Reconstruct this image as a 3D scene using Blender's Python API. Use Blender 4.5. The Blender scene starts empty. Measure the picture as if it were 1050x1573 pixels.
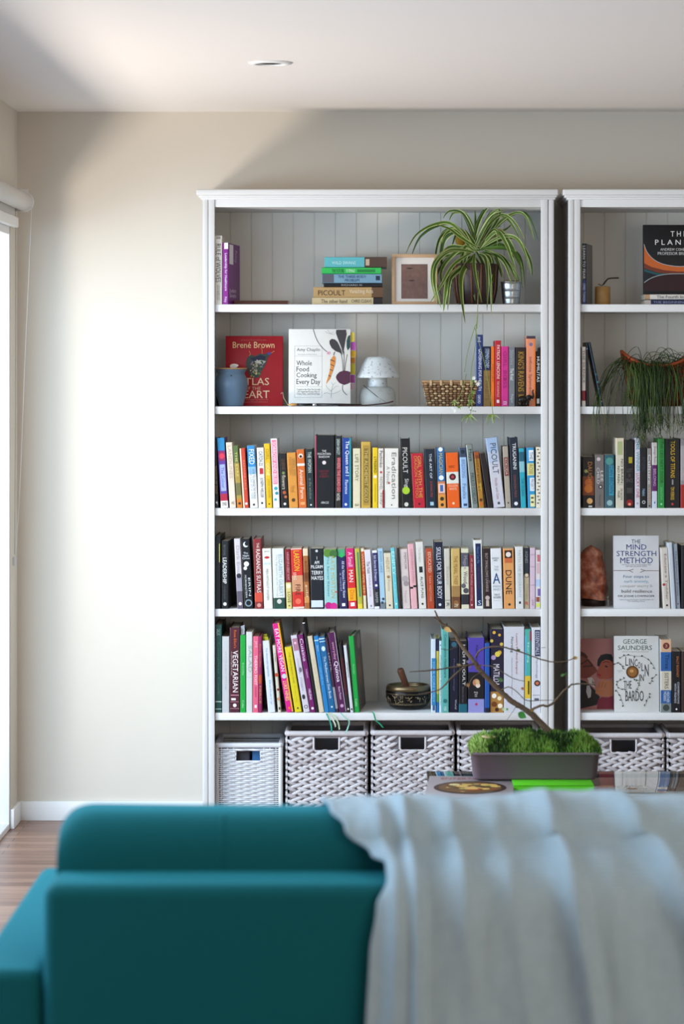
import bpy, bmesh, math, random
from mathutils import Vector, Matrix, Euler
random.seed(7)
R = math.radians
SC = bpy.context.scene
COL = SC.collection
# ------------------------------------------------------------------ camera
F = 4400.0; VX, VY = 590.0, 570.0; CAMY = -9.68; CAMZ = 1.518
cd = bpy.data.cameras.new('camera'); cam = bpy.data.objects.new('camera', cd); COL.objects.link(cam)
cam.location = (0, CAMY, CAMZ); cam.rotation_euler = (R(90), 0, 0)
cd.sensor_fit = 'VERTICAL'; cd.sensor_height = 36; cd.sensor_width = 24.03
cd.lens = F*36/1573; cd.shift_x = -(VX-525)/1573; cd.shift_y = (VY-786.5)/1573
cd.clip_start = .1; cd.clip_end = 60
cd.dof.use_dof = True; cd.dof.focus_distance = 8.85; cd.dof.aperture_fstop = 4.4
SC.camera = cam
SC.view_settings.view_transform = 'Standard'; SC.view_settings.look = 'None'
SC.view_settings.gamma = 1; SC.view_settings.use_curve_mapping = False
SC.view_settings.exposure = 0.0
# ------------------------------------------------------------------ world and lights
w = bpy.data.worlds.new('world'); SC.world = w; w.use_nodes = True
w.node_tree.nodes['Background'].inputs[0].default_value = (.62, .78, 1, 1)
w.node_tree.nodes['Background'].inputs[1].default_value = 1.2
def area(name, loc, d, sx, sy, power, col, spread=180):
    l = bpy.data.lights.new(name, 'AREA'); l.shape = 'RECTANGLE'; l.size = sx; l.size_y = sy
    l.energy = power; l.color = col; l.spread = R(spread)
    o = bpy.data.objects.new(name, l); COL.objects.link(o); o.location = loc
    o.rotation_euler = Vector(d).to_track_quat('-Z', 'Y').to_euler(); return o
area('daylight_sky', (-2.2, -3.35, 2.0), (1, .55, -.50), 4.3, 1.7, 225, (.62, .81, 1.0))
area('daylight_ground_bounce', (-2.66, -1.85, .44), (1, .22, 1.5), .62, .62, 60, (1.0, .90, .79), 150)
area('added_room_fill', (2.2, -8.8, 1.6), (-.22, 1, .45), 2.6, 1.4, 76, (1.0, .94, .87))  # added fill lamp inside the room, no window is built there
# ------------------------------------------------------------------ helpers
def PX(px, py, D): return Vector(((px-VX)*D/F, D+CAMY, CAMZ-(py-VY)*D/F))
def X_(px, D): return (px-VX)*D/F
def Z_(py, D): return CAMZ-(py-VY)*D/F
def lin(h):
    h = h.lstrip('#'); h = ''.join(q*2 for q in h) if len(h) == 3 else h; c = [int(h[i:i+2], 16)/255 for i in (0, 2, 4)]
    return tuple(x/12.92 if x <= .04045 else ((x+.055)/1.055)**2.4 for x in c)+(1,)
MATS = {}
def mat(h, rough=.55, metal=0, bump=0, bs=200, var=.0, vs=30, sheen=0, name=None, spec=.28):
    k = (h, rough, metal, bump, bs, var, vs, sheen, spec)
    if k in MATS: return MATS[k]
    m = bpy.data.materials.new(name or 'colour_'+h.strip('#')); m.use_nodes = True; nt = m.node_tree; b = nt.nodes['Principled BSDF']
    b.inputs['Base Color'].default_value = lin(h); b.inputs['Roughness'].default_value = rough
    b.inputs['Metallic'].default_value = metal; b.inputs['Specular IOR Level'].default_value = spec
    if sheen: b.inputs['Sheen Weight'].default_value = sheen; b.inputs['Sheen Roughness'].default_value = .4
    if bump or var:
        tc = nt.nodes.new('ShaderNodeTexCoord')
        if var:
            n = nt.nodes.new('ShaderNodeTexNoise'); n.inputs['Scale'].default_value = vs; n.inputs['Detail'].default_value = 5
            nt.links.new(tc.outputs['Object'], n.inputs['Vector'])
            mx = nt.nodes.new('ShaderNodeMix'); mx.data_type = 'RGBA'
            c = lin(h)
            mx.inputs[6].default_value = tuple(max(0, x*(1-var)) for x in c[:3])+(1,)
            mx.inputs[7].default_value = tuple(min(1, x*(1+var)) for x in c[:3])+(1,)
            nt.links.new(n.outputs['Fac'], mx.inputs[0]); nt.links.new(mx.outputs[2], b.inputs['Base Color'])
        if bump:
            n2 = nt.nodes.new('ShaderNodeTexNoise'); n2.inputs['Scale'].default_value = bs; n2.inputs['Detail'].default_value = 3
            nt.links.new(tc.outputs['Object'], n2.inputs['Vector'])
            bp = nt.nodes.new('ShaderNodeBump'); bp.inputs['Strength'].default_value = bump; bp.inputs['Distance'].default_value = .002
            nt.links.new(n2.outputs['Fac'], bp.inputs['Height']); nt.links.new(bp.outputs['Normal'], b.inputs['Normal'])
    MATS[k] = m; return m
TXT = {}
def text_geo(s):
    if s in TXT: return TXT[s]
    c = bpy.data.curves.new('t', 'FONT'); c.body = s; c.align_x = 'CENTER'; c.resolution_u = 2; c.space_line = .95
    o = bpy.data.objects.new('t', c); COL.objects.link(o)
    dg = bpy.context.evaluated_depsgraph_get()
    me = bpy.data.meshes.new_from_object(o.evaluated_get(dg))
    vs = [v.co.copy() for v in me.vertices]; fs = [tuple(p.vertices) for p in me.polygons]
    x0 = min(v.x for v in vs); x1 = max(v.x for v in vs); y0 = min(v.y for v in vs); y1 = max(v.y for v in vs)
    vs = [((v.x-x0)/(x1-x0), (v.y-y0)/max(1e-6, y1-y0)) for v in vs]
    bpy.data.objects.remove(o); bpy.data.curves.remove(c); bpy.data.meshes.remove(me)
    TXT[s] = (vs, fs); return TXT[s]
class MB:
    def __init__(s): s.v = []; s.f = []; s.m = []; s.sm = []; s.mats = []
    def mi(s, m):
        if m is None: m = s.mats[0]
        if m not in s.mats: s.mats.append(m)
        return s.mats.index(m)
    def add(s, vs, fs, m=None, smooth=False):
        n = len(s.v); i = s.mi(m); s.v += [tuple(v) for v in vs]
        for f in fs: s.f.append(tuple(n+k for k in f)); s.m.append(i); s.sm.append(smooth)
        return s
    def box(s, x0, x1, y0, y1, z0, z1, m=None, bev=0, seg=2, mt=None, smooth=None):
        bm = bmesh.new(); bmesh.ops.create_cube(bm, size=1)
        for v in bm.verts: v.co = Vector((x0+(v.co.x+.5)*(x1-x0), y0+(v.co.y+.5)*(y1-y0), z0+(v.co.z+.5)*(z1-z0)))
        if bev: bmesh.ops.bevel(bm, geom=bm.edges[:], offset=min(bev, abs(x1-x0)*.49, abs(y1-y0)*.49, abs(z1-z0)*.49), segments=seg, affect='EDGES', profile=.5)
        if mt: bm.transform(mt)
        bm.verts.index_update()
        s.add([v.co.copy() for v in bm.verts], [[v.index for v in f.verts] for f in bm.faces], m, bool(bev) if smooth is None else smooth); bm.free(); return s
    def tube(s, pts, r, n=6, m=None, cap=True):
        pts = [Vector(p) for p in pts]; rr = r if isinstance(r, (list, tuple)) else [r]*len(pts)
        vs = []; fs = []; up = None
        for i, p in enumerate(pts):
            d = (pts[min(i+1, len(pts)-1)]-pts[max(i-1, 0)])
            if d.length < 1e-9: d = Vector((0, 0, 1))
            d.normalize()
            if up is None: up = Vector((0, 0, 1)) if abs(d.z) < .9 else Vector((1, 0, 0))
            a = d.cross(up)
            if a.length < 1e-4: a = d.orthogonal()
            a.normalize(); b = a.cross(d).normalized(); up = b
            for k in range(n):
                t = 2*math.pi*k/n; vs.append(p+(a*math.cos(t)+b*math.sin(t))*rr[i])
        for i in range(len(pts)-1):
            for k in range(n): fs.append((i*n+k, i*n+(k+1) % n, (i+1)*n+(k+1) % n, (i+1)*n+k))
        if cap: fs.append(tuple(range(n))[::-1]); fs.append(tuple((len(pts)-1)*n+k for k in range(n)))
        return s.add(vs, fs, m, True)
    def lathe(s, prof, c, n=32, m=None, sx=1, sy=1, mt=None):
        vs = []; fs = []
        for r, z in prof:
            for k in range(n):
                t = 2*math.pi*k/n; p = Vector((r*math.cos(t)*sx, r*math.sin(t)*sy, z))
                if mt: p = mt @ p
                vs.append(p+Vector(c))
        for i in range(len(prof)-1):
            for k in range(n): fs.append((i*n+k, i*n+(k+1) % n, (i+1)*n+(k+1) % n, (i+1)*n+k))
        if prof[0][0] > 1e-5: fs.append(tuple(range(n))[::-1])
        if prof[-1][0] > 1e-5: fs.append(tuple((len(prof)-1)*n+k for k in range(n)))
        return s.add(vs, fs, m, True)
    def ell(s, c, rx, ry, rz, m=None, mt=None, n=10, k=6):
        vs = []; fs = []
        for i in range(k+1):
            a = math.pi*i/k-math.pi/2
            for j in range(n):
                t = 2*math.pi*j/n
                p = Vector((rx*math.cos(a)*math.cos(t), ry*math.cos(a)*math.sin(t), rz*math.sin(a)))
                if mt: p = mt @ p
                vs.append(p+Vector(c))
        for i in range(k):
            for j in range(n): fs.append((i*n+j, i*n+(j+1) % n, (i+1)*n+(j+1) % n, (i+1)*n+j))
        return s.add(vs, fs, m, True)
    def grid(s, fn, nu, nv, m=None, closed_u=False):
        vs = [fn(i/(nu if closed_u else nu-1), j/(nv-1)) for j in range(nv) for i in range(nu)]
        fs = []
        for j in range(nv-1):
            for i in range(nu if closed_u else nu-1):
                i2 = (i+1) % nu; fs.append((j*nu+i, j*nu+i2, (j+1)*nu+i2, (j+1)*nu+i))
        return s.add(vs, fs, m, True)
    def text(s, txt, O, U, V, m):       # O lower-left corner, U along the reading direction, V up the letters
        vs, fs = text_geo(txt); O, U, V = Vector(O), Vector(U), Vector(V)
        return s.add([O+U*a+V*b for a, b in vs], fs, m)
    def poly(s, pts, m=None): return s.add(pts, [tuple(range(len(pts)))], m)
    def build(s, name, parent=None, world=True, mats=None):
        me = bpy.data.meshes.new(name)
        off = Vector((0, 0, 0)); q = parent
        while q is not None and q.name not in LOCAL: off = off+q.location; q = q.parent
        me.from_pydata([(a-off[0], b-off[1], c-off[2]) for a, b, c in s.v], [], s.f)
        for m_ in s.mats: me.materials.append(m_)
        me.polygons.foreach_set('material_index', s.m); me.polygons.foreach_set('use_smooth', s.sm); me.update()
        o = bpy.data.objects.new(name, me); COL.objects.link(o)
        if parent is not None: o.parent = parent
        return o
def MBm(*m):
    b = MB(); b.mats = list(m); return b
LAB = {}; LOCAL = set()
def tag(o, label, cat, group=None, kind=None):
    n = len(label.split()); assert 4 <= n <= 16, (n, label)
    if label in LAB and not group: print('DUPLABEL', label)
    if label in LAB: print('SAME', label)
    LAB[label] = 1
    o['label'] = label; o['category'] = cat
    if group: o['group'] = group
    if kind: o['kind'] = kind
    return o
def thing(name, loc, label, cat, group=None, rot=(0, 0, 0)):
    o = bpy.data.objects.new(name, None); COL.objects.link(o); o.empty_display_size = .05
    if name == 'book' or tuple(rot) != (0, 0, 0): LOCAL.add(o.name)
    o.location = loc; o.rotation_euler = rot; return tag(o, label, cat, group)
def struct(b, name):
    o = b.build(name); o['kind'] = 'structure'; return o
def smooth_path(pts, k=5):
    pts = [Vector(p) for p in pts]; out = []
    for i in range(len(pts)-1):
        p0 = pts[max(i-1, 0)]; p1 = pts[i]; p2 = pts[i+1]; p3 = pts[min(i+2, len(pts)-1)]
        for j in range(k):
            t = j/k
            out.append(.5*((2*p1)+(p2-p0)*t+(2*p0-5*p1+4*p2-p3)*t*t+(3*p1-p0-3*p2+p3)*t**3))
    out.append(pts[-1]); return out
# ------------------------------------------------------------------ the room
CEIL = 2.394; LX = -1.239; RX = 3.1; BY = -11.6
wallm = mat('#cfc7ba', .75, bump=.15, bs=260, name='wall_paint')
ceilm = mat('#ece6e0', .8, name='ceiling_paint'); trimm = mat('#e9e8e6', .45, name='trim_paint')
floorm = bpy.data.materials.new('wood_floor'); floorm.use_nodes = True
def floor_nodes():
    nt = floorm.node_tree; b = nt.nodes['Principled BSDF']; L = nt.links.new
    tc = nt.nodes.new('ShaderNodeTexCoord'); br = nt.nodes.new('ShaderNodeTexBrick')
    L(tc.outputs['Object'], br.inputs['Vector'])
    br.inputs['Scale'].default_value = 1; br.inputs['Brick Width'].default_value = 1.2; br.inputs['Row Height'].default_value = .062
    br.inputs['Mortar Size'].default_value = .0012; br.offset = .37
    br.inputs['Color1'].default_value = lin('#9d7a66'); br.inputs['Color2'].default_value = lin('#7a5a4c'); br.inputs['Mortar'].default_value = lin('#3c2820')
    mp = nt.nodes.new('ShaderNodeMapping'); mp.inputs['Scale'].default_value = (1.2, 22, 1); L(tc.outputs['Object'], mp.inputs['Vector'])
    nz = nt.nodes.new('ShaderNodeTexNoise'); nz.inputs['Scale'].default_value = 3; nz.inputs['Detail'].default_value = 8; L(mp.outputs[0], nz.inputs['Vector'])
    mx = nt.nodes.new('ShaderNodeMix'); mx.data_type = 'RGBA'; mx.blend_type = 'OVERLAY'; mx.inputs[0].default_value = .75
    L(br.outputs['Color'], mx.inputs[6]); L(nz.outputs['Fac'], mx.inputs[7]); L(mx.outputs[2], b.inputs['Base Color'])
    b.inputs['Roughness'].default_value = .36
floor_nodes()
struct(MBm(floorm).box(LX-.14, RX+.1, BY, .1, -.1, 0), 'floor')
struct(MBm(ceilm).box(LX-.14, RX+.1, BY, .1, CEIL, CEIL+.1), 'ceiling')
struct(MBm(wallm).box(LX-.14, RX+.1, 0, .1, 0, CEIL), 'wall_back')
OPY0, OPY1, OPZ = -6.2, -.19, 2.0
b = MBm(wallm); b.box(LX-.14, LX, OPY1, 0, 0, CEIL); b.box(LX-.14, LX, BY, OPY0, 0, CEIL); b.box(LX-.14, LX, OPY0, OPY1, OPZ, CEIL)
struct(b, 'wall_left')
struct(MBm(wallm).box(RX, RX+.1, BY, 0, 0, CEIL), 'wall_right')
struct(MBm(wallm).box(LX-.14, RX+.1, BY-.1, BY, 0, CEIL), 'wall_front')
b = MBm(trimm); b.box(LX, RX, -.013, 0, 0, .065, bev=.002); struct(b, 'baseboard_back')
b = MBm(trimm); b.box(LX, LX+.013, OPY1, -.013, 0, .065, bev=.002); struct(b, 'baseboard_left')
b = MBm(trimm)                      # the frame of the sliding door in the left wall
b.box(LX-.14, LX-.001, OPY1-.012, OPY1-.001, 0, OPZ, bev=.002); b.box(LX-.14, LX-.09, OPY1-.055, OPY1-.012, 0, OPZ-.03, bev=.003)
b.box(LX-.14, LX-.001, OPY0+.001, OPY0+.03, 0, OPZ, bev=.002); b.box(LX-.14, LX-.001, OPY0, OPY1, OPZ-.03, OPZ-.001, bev=.002)
b.box(LX-.14, LX-.001, OPY0, OPY1, 0.0, .02, bev=.002)
struct(b, 'door_1')
# ceiling downlight
D = .876*F/474; c = PX(415, 96, D)
t = thing('ceiling_downlight', (c.x, c.y, CEIL), 'small round recessed downlight set in the white ceiling, switched off', 'downlight')
MBm(trimm).lathe([(.040, -.001), (.0405, -.006), (.047, -.006), (.0625, -.003), (.0635, 0)], (c.x, c.y, CEIL), 40).build('trim_ring', t)
MBm(mat('#b9b3aa', .5)).lathe([(.0, -.0015), (.041, -.0015)], (c.x, c.y, CEIL), 32).build('lamp_lens', t)
# roller blind
t = thing('roller_blind', (LX+.036, -.12, 2.083), 'white roller blind rolled up above the left doorway, with bead chain', 'blind')
bl = mat('#d4d0ca', .6, name='blind_fabric')
MBm(bl).tube([(LX+.036, -.125, 2.083), (LX+.036, -6.1, 2.083)], .0305, 32).build('fabric_roll', t)
b = MBm(mat('#e2e0dc', .4)); b.tube([(LX+.036, -.108, 2.083), (LX+.036, -.118, 2.083)], .0335, 32); b.box(LX, LX+.05, -.112, -.105, 2.05, 2.125); b.build('end_bracket', t)
MBm(bl).box(LX+.006, LX+.008, -6.1, -.13, 2.03, 2.085).build('blind_fabric', t)
MBm(trimm).box(LX+.0, LX+.022, -6.1, -.14, 1.995, 2.03, bev=.004).build('bottom_rail', t)
chm = mat('#9a9a98', .35)
b = MBm(chm)
def chain(b, pts, r=.0017, step=.0062, bead=True):
    pts = smooth_path(pts, 6); acc = 0; prev = pts[0]
    b.tube(pts, .0006, 4)
    if not bead: return
    L = 0; nxt = 0
    for p, q in zip(pts, pts[1:]):
        d = (q-p).length
        while nxt <= L+d:
            b.ell(p+(q-p)*((nxt-L)/d), r, r, r, n=5, k=4); nxt += step
        L += d
chain(b, [PX(24, 322, 9.55), PX(23.6, 600, 9.55), PX(22.5, 852, 9.55)])
b.build('bead_chain', t)
b = MBm(mat('#dddddb', .4)); chain(b, [PX(49, 305, 9.56), PX(45, 400, 9.56), PX(38, 560, 9.56), PX(30, 760, 9.555), PX(23.5, 856, 9.55)], r=.0013, step=.004); b.build('return_chain', t)
b = MBm(mat('#c8c8c8', .4)); p = PX(22.5, 862, 9.55); b.box(p.x-.005, p.x+.005, p.y-.003, p.y+.003, p.z-.014, p.z+.014, bev=.002); b.build('chain_weight', t)
# ------------------------------------------------------------------ bookcases
wht = mat('#d9d8d6', .42, bump=.05, bs=60, name='white_lacquer'); bkm = mat('#d8d3ca', .55, name='beadboard_paint')
DS = 9.33; s0 = 9.32/F
ROWY = [467.5, 624.5, 780.5, 935.5, 1095]
def bookcase(px, name, label):
    xo = X_(px, 9.32); ox = xo-X_(311, 9.32)
    xi0 = X_(329.5, 9.32)+ox; xi1 = X_(830.5, 9.32)+ox; xe = X_(850.5, 9.32)+ox
    t = thing(name, ((xo+xe)/2, -.18, 0), label, 'bookcase', None)
    Y0, Y1 = -.36, -.016; zt = Z_(318, 9.32); sd = xi0-.016
    for a, bb in ((xo+.004, sd), (xi1+.016, xe-.004)): MBm(wht).box(a, bb, Y0+.015, Y1, 0, Z_(306, 9.32)).build('side_panel', t)
    g = .0012
    b = MBm(wht); b.box(xo, xo+.018, Y0+.002, Y0+.018, 0, Z_(305, 9.32), bev=.004); b.box(xo+.018+g, xi0, Y0, Y0+.018, 0, Z_(305, 9.32), bev=.0015); b.build('stile', t)
    b = MBm(wht); b.box(xe-.019, xe, Y0+.002, Y0+.018, 0, Z_(305, 9.32), bev=.004); b.box(xi1, xe-.019-g, Y0, Y0+.018, 0, Z_(305, 9.32), bev=.0015); b.build('stile', t)
    MBm(wht).box(xi0, xi1, Y0+.004, Y0+.022, zt, Z_(303, 9.32), bev=.001).build('header_rail', t)
    b = MBm(wht)
    b.box(xo-.019, xe+.013, Y0-.019, 0-.002, Z_(300, 9.31), Z_(290.5, 9.30), bev=.005, seg=3)
    b.box(xo-.013, xe+.009, Y0-.012, -.002, Z_(303.5, 9.31), Z_(299, 9.30), bev=.004)
    b.box(xo-.005, xe+.004, Y0-.005, -.002, Z_(306.5, 9.31), Z_(302, 9.30), bev=.002)
    b.build('crown', t)
    MBm(wht).box(sd, xi1+.016, Y0+.02, Y1, zt-.0, zt+.018).build('top_panel', t)
    for y in ROWY:
        z = Z_(y, DS); MBm(wht).box(sd, xi1+.016, -.35, Y1, z-.0245, z, bev=.0015).build('shelf', t)
    MBm(wht).box(sd, xi1+.016, Y0+.01, Y1, .05, .08).build('bottom_board', t)
    MBm(wht).box(xi0, xi1, Y0+.004, Y0+.02, 0, .078, bev=.001).build('plinth', t)
    # tongue and groove back
    b = MBm(bkm); sp = 32.4*9.65/F; x = X_(353, 9.65)+ox
    while x > sd: x -= sp
    gr = []
    while x < xi1+.016:
        gr.append(x); x += sp
    xs = [(sd, -.0)]
    prof = [(sd, 0)]
    for gx in gr:
        if gx-.003 > sd: prof += [(gx-.0022, 0), (gx-.0008, .003), (gx+.0008, .003), (gx+.0022, 0)]
        b_ = 0
    prof.append((xi1+.016, 0)); yb = Y1-.0
    vs = []; fs = []
    for (x, d) in prof: vs += [(x, -.024+d, .05), (x, -.024+d, zt+.01)]
    for i in range(len(prof)-1): fs.append((2*i, 2*i+2, 2*i+3, 2*i+1))
    n = len(vs); vs += [(sd, -.017, .05), (sd, -.017, zt+.01), (xi1+.016, -.017, .05), (xi1+.016, -.017, zt+.01)]
    fs += [(n, n+1, n+3, n+2), (0, 1, n+1, n), (n-2, n+2, n+3, n-1)]
    b.add(vs, fs); b.build('back_panel', t)
    return t
bookcase(311, 'bookcase', 'tall white bookcase standing left of the narrow gap, seen whole')
bookcase(872.5, 'bookcase', 'tall white bookcase right of the narrow gap, cut by the photo edge')
# ------------------------------------------------------------------ books
pagem = mat('#cfc5b0', .9, bump=.25, bs=500, name='page_edges')
def spine_items(root, items, wd, ht, face_y=0.0):
    """print on the spine: local x 0..wd, z 0..ht, facing -Y"""
    k = {'T': 0}; lay = 0
    for it in items:
        c = it[0]
        if c in 'TH':
            _, s, t0, t1, col = it[:5]; w0, w1 = (it[5], it[6]) if len(it) > 6 else ((.24, .76) if c == 'T' else (.1, .9))
            b = MBm(mat(col, .45)); y = face_y-.0009
            if c == 'T': b.text(s, (w0*wd, y, ht*(1-t0)), (0, 0, -ht*(t1-t0)), (wd*(w1-w0), 0, 0), None)
            else: b.text(s, (w0*wd, y, ht*(1-t1)), (wd*(w1-w0), 0, 0), (0, 0, ht*(t1-t0)), None)
            n = ['title', 'author_name', 'lettering'][min(k['T'], 2)]; k['T'] += 1; b.build(n, root)
        elif c == 'O':
            _, t, r, col = it[:4]; cx = it[4] if len(it) > 4 else .5; ry = it[5] if len(it) > 5 else 1
            y = face_y-.00035-.00008*lay; lay += 1
            b = MBm(mat(col, .45)); b.poly([(cx*wd+r*wd*math.cos(a), y, ht*(1-t)+r*wd*ry*math.sin(a)) for a in [i*math.pi/8 for i in range(16)]]); b.build('emblem', root)
        elif c == 'R':
            _, t0, t1, w0, w1, col = it; y = face_y-.0003-.00008*lay; lay += 1
            b = MBm(mat(col, .45)); b.poly([(w0*wd, y, ht*(1-t1)), (w1*wd, y, ht*(1-t1)), (w1*wd, y, ht*(1-t0)), (w0*wd, y, ht*(1-t0))]); b.build('printed_panel', root)
def book_body(root, wd, ht, dp, col, items, hard=False, side=None):
    bands = sorted([(i[1], i[2], i[3]) for i in items if i[0] == 'B'])
    t = .0022 if hard else .0009; ch = min(.0022, wd*.22)
    ins = .003 if hard else .0006
    m = mat(col, .42, var=.07, vs=45); ms = m if side is None else mat(side, .42, var=.07, vs=45)
    lev = {0.0, 1.0}
    for a, c, _ in bands: lev |= {a, c}
    lev = sorted(lev)
    out = [(0, dp), (0, ch*1.3), (ch*.35, ch*.35), (ch, 0), (wd-ch, 0), (wd-ch*.35, ch*.35), (wd, ch*1.3), (wd, dp)]
    inn = [(wd-t, dp), (wd-t, ch*1.3+t), (t, ch*1.3+t), (t, dp)]
    P = out+inn; n = len(P); b = MBm(m)
    zs = [ht*(1-l) for l in lev]
    for i in range(len(lev)-1):
        mid = (lev[i]+lev[i+1])/2; mm = m
        for a, c, cc in bands:
            if a <= mid <= c: mm = mat(cc, .42, var=.05, vs=45)
        vs = [(x, y, zs[i+1]) for x, y in P]+[(x, y, zs[i]) for x, y in P]
        for k in range(n):
            q = (k+1) % n
            isp = 1 <= k <= 5
            b.add([vs[k], vs[q], vs[n+q], vs[n+k]], [(0, 1, 2, 3)], mm if isp else (ms if k in (0, 6) else m))
    for z, fl in ((ht, 0), (0, 1)):
        o_ = [(x, y, z) for x, y in P]
        fs = [(0, 1, 10, 11), (1, 2, 3, 10), (3, 4, 9, 10), (4, 5, 6, 9), (6, 7, 8, 9)]
        b.add(o_, fs, m)
    b.build('cover', root)
    MBm(pagem).box(t, wd-t, ch*1.3+t+.0002, dp-ins, ins, ht-ins).build('page_block', root)
LAST = {}
def row(zy, books, where, group, Y=-.3485):
    """books: (x0, x1, ytop, lean_px, colour, look, detail, items, opts)"""
    z = Z_(zy, DS); s = DS/F; G = []
    for bk in books:
        x0, x1, yt, ln, col, look, det, items = bk[:8]; op = bk[8] if len(bk) > 8 else {}
        h = (zy-yt)*s; a = math.atan2(ln, zy-yt); H = h/math.cos(a)
        X0, X1 = (x0-VX)*s, (x1-VX)*s; wd = (X1-X0)*math.cos(a)
        G.append([X0, X1, h, a, H, wd])
    for i in range(1, len(G)):               # no two spines overlap
        p, q = G[i-1], G[i]; hm = min(p[2], q[2])
        o = max(p[1]-q[0], (p[1]+hm*math.tan(p[3]))-(q[0]+hm*math.tan(q[3])))+.0005
        if o > 0:
            take = min(o, max(0, (p[5]-.008))); p[1] -= take; p[5] -= take*math.cos(p[3]); o -= take
            if o > 0: q[0] += o; q[5] -= o*math.cos(q[3]); 
    prev = None
    for bk, g in zip(books, G):
        x0, x1, yt, ln, col, look, det, items = bk[:8]; op = bk[8] if len(bk) > 8 else {}
        rnd = random.Random(int(x0*7+zy)); X0, X1, h, a, H, wd = g
        dp = op.get('d', min(.30, max(.125, H*.70)) * (1 if H < .23 else .92)); hard = op.get('hard', H > .222)
        dy = rnd.uniform(0, .006)+op.get('y', 0)
        dp = min(dp, .318-dy)
        wd = max(wd, .005)
        lab = f"{look} book {det}, {where}, " + (f"right of the {prev} one" if prev else "at its left end")
        if len(lab.split()) > 16: lab = f"{look} book {det}, {where}, right of {prev}"
        if len(lab.split()) > 16: lab = f"{look} book {det}, {where}, beside {prev}"
        if len(lab.split()) > 16: lab = f"{look} book {det}, {where}"
        if 'lab' in op: lab = op['lab']
        if a <= 0: loc = (X0, Y+dy, z+.0003); off = 0
        else: loc = (X1, Y+dy, z+.0003); off = -wd
        r = thing('book', loc, lab, 'book', group, (0, a, R(op.get('yaw', 0))))
        rr = bpy.data.objects; n0 = len(COL.objects)
        book_body(r, wd, H, dp, col, items, hard, op.get('side')); spine_items(r, items, wd, H)
        if off:
            for ch in r.children:
                ch.data.transform(Matrix.Translation((off, 0, 0)))
        LAST[(zy, round(x0))] = (r, wd, H, dp)
        prev = look
W_ = '#e4e1da'; K_ = '#16171b'; CR = '#ddd3bd'; RD = '#b01f2a'; NV = '#1c2a4c'; OR = '#d9772a'; YL = '#dcb52c'; TL = '#3d9bb0'; GY = '#8b8b88'; PK = '#d86a90'
# first shelf, left bookcase
row(ROWY[0], [
 (329.5, 341, 362, 0, '#d5cfc2', 'cream hardback', 'with black serif title', [('T', 'RULE of WOLVES', .12, .68, '#2c2a28', .15, .8), ('T', 'LEIGH BARDUGO', .72, .94, '#6a6560', .3, .7), ('R', .01, .05, .2, .8, '#9a948a')], {'d': .2}),
 (341.3, 350.5, 373, 0, '#7d1a80', 'purple', 'with white lettering', [('R', 0, .1, .3, .95, '#e8e2e8'), ('T', 'Leadership for Healthcare', .17, .78, '#f0e4f2', .3, .8), ('T', 'Policy', .88, .97, '#e6d6ea')], {'d': .24, 'yaw': -6, 'side': '#701478'}),
], 'top left shelf', 'books upright on the top shelf')
r, wd, H, dp = LAST[(ROWY[0], 341)]
# print on the purple book's visible front board
def side_print(r, wd, items):
    for kind, y0, y1, z0, z1, c, s in items:
        b = MBm(mat(c, .45)); x = wd+.0004
        if kind == 'R': b.poly([(x, y0, z0), (x, y1, z0), (x, y1, z1), (x, y0, z1)])
        else: b.text(s, (x, y0, z0) if kind == 'H' else (x, y0, z1), (0, y1-y0, 0) if kind == 'H' else (0, 0, z0-z1), (0, 0, z1-z0) if kind == 'H' else (0, y1-y0, 0), None)
        b.build('cover_panel' if kind == 'R' else 'cover_text', r)
side_print(r, wd, [('R', .02, .10, H*.66, H*.98, '#e9e4ea', ''), ('V', .12, .18, H*.7, H*.9, '#cfa8d4', 'Policy'), ('H', .02, .16, H*.12, H*.26, '#e6d6ea', 'Judith\nSmith')])
# lying brown book and the mixed stack
def lying(zb, x0, x1, ytop, ybot, col, look_lab, items, dp=.19, D=9.40, grp=None, hard=False, yaw=0, side=None):
    """lying book, spine towards the room"""
    s = D/F; wd = (x1-x0)*s; th = (ybot-ytop)*s
    r = thing('book', ((x0-VX)*s, D+CAMY, zb), look_lab, 'book', grp, (0, 0, R(yaw)))
    # body built as an upright book of height wd, laid on its side
    sub = []
    n0 = set(r.children)
    bands = items
    book_body(r, th, wd, dp, col, [i for i in items if i[0] == 'B'], hard, side)
    M = Matrix(((0, 0, -1, wd), (0, 1, 0, 0), (1, 0, 0, 0), (0, 0, 0, 1)))   # z(top)->left
    for ch in r.children: ch.data.transform(M)
    k = 0
    for it in items:
        if it[0] == 'H':
            _, s_, u0, u1, c, v0, v1 = it
            b = MBm(mat(c, .45)); b.text(s_, (u0*wd, -.0009, v0*th), ((u1-u0)*wd, 0, 0), (0, 0, (v1-v0)*th), None); b.build(['title', 'author_name', 'lettering'][min(k, 2)], r); k += 1
        if it[0] == 'R':
            _, u0, u1, v0, v1, c = it
            b = MBm(mat(c, .45)); b.poly([(u0*wd, -.0004, v0*th), (u1*wd, -.0004, v0*th), (u1*wd, -.0004, v1*th), (u0*wd, -.0004, v1*th)]); b.build('printed_panel', r)
    return r
zb = Z_(ROWY[0], DS)+.0004
lying(zb, 359, 442, 460.5, 467, '#5a3020', 'thin brown leather notebook lying flat on the top shelf', [], dp=.15, D=9.42)
sg = 'books stacked flat on the top shelf'
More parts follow.
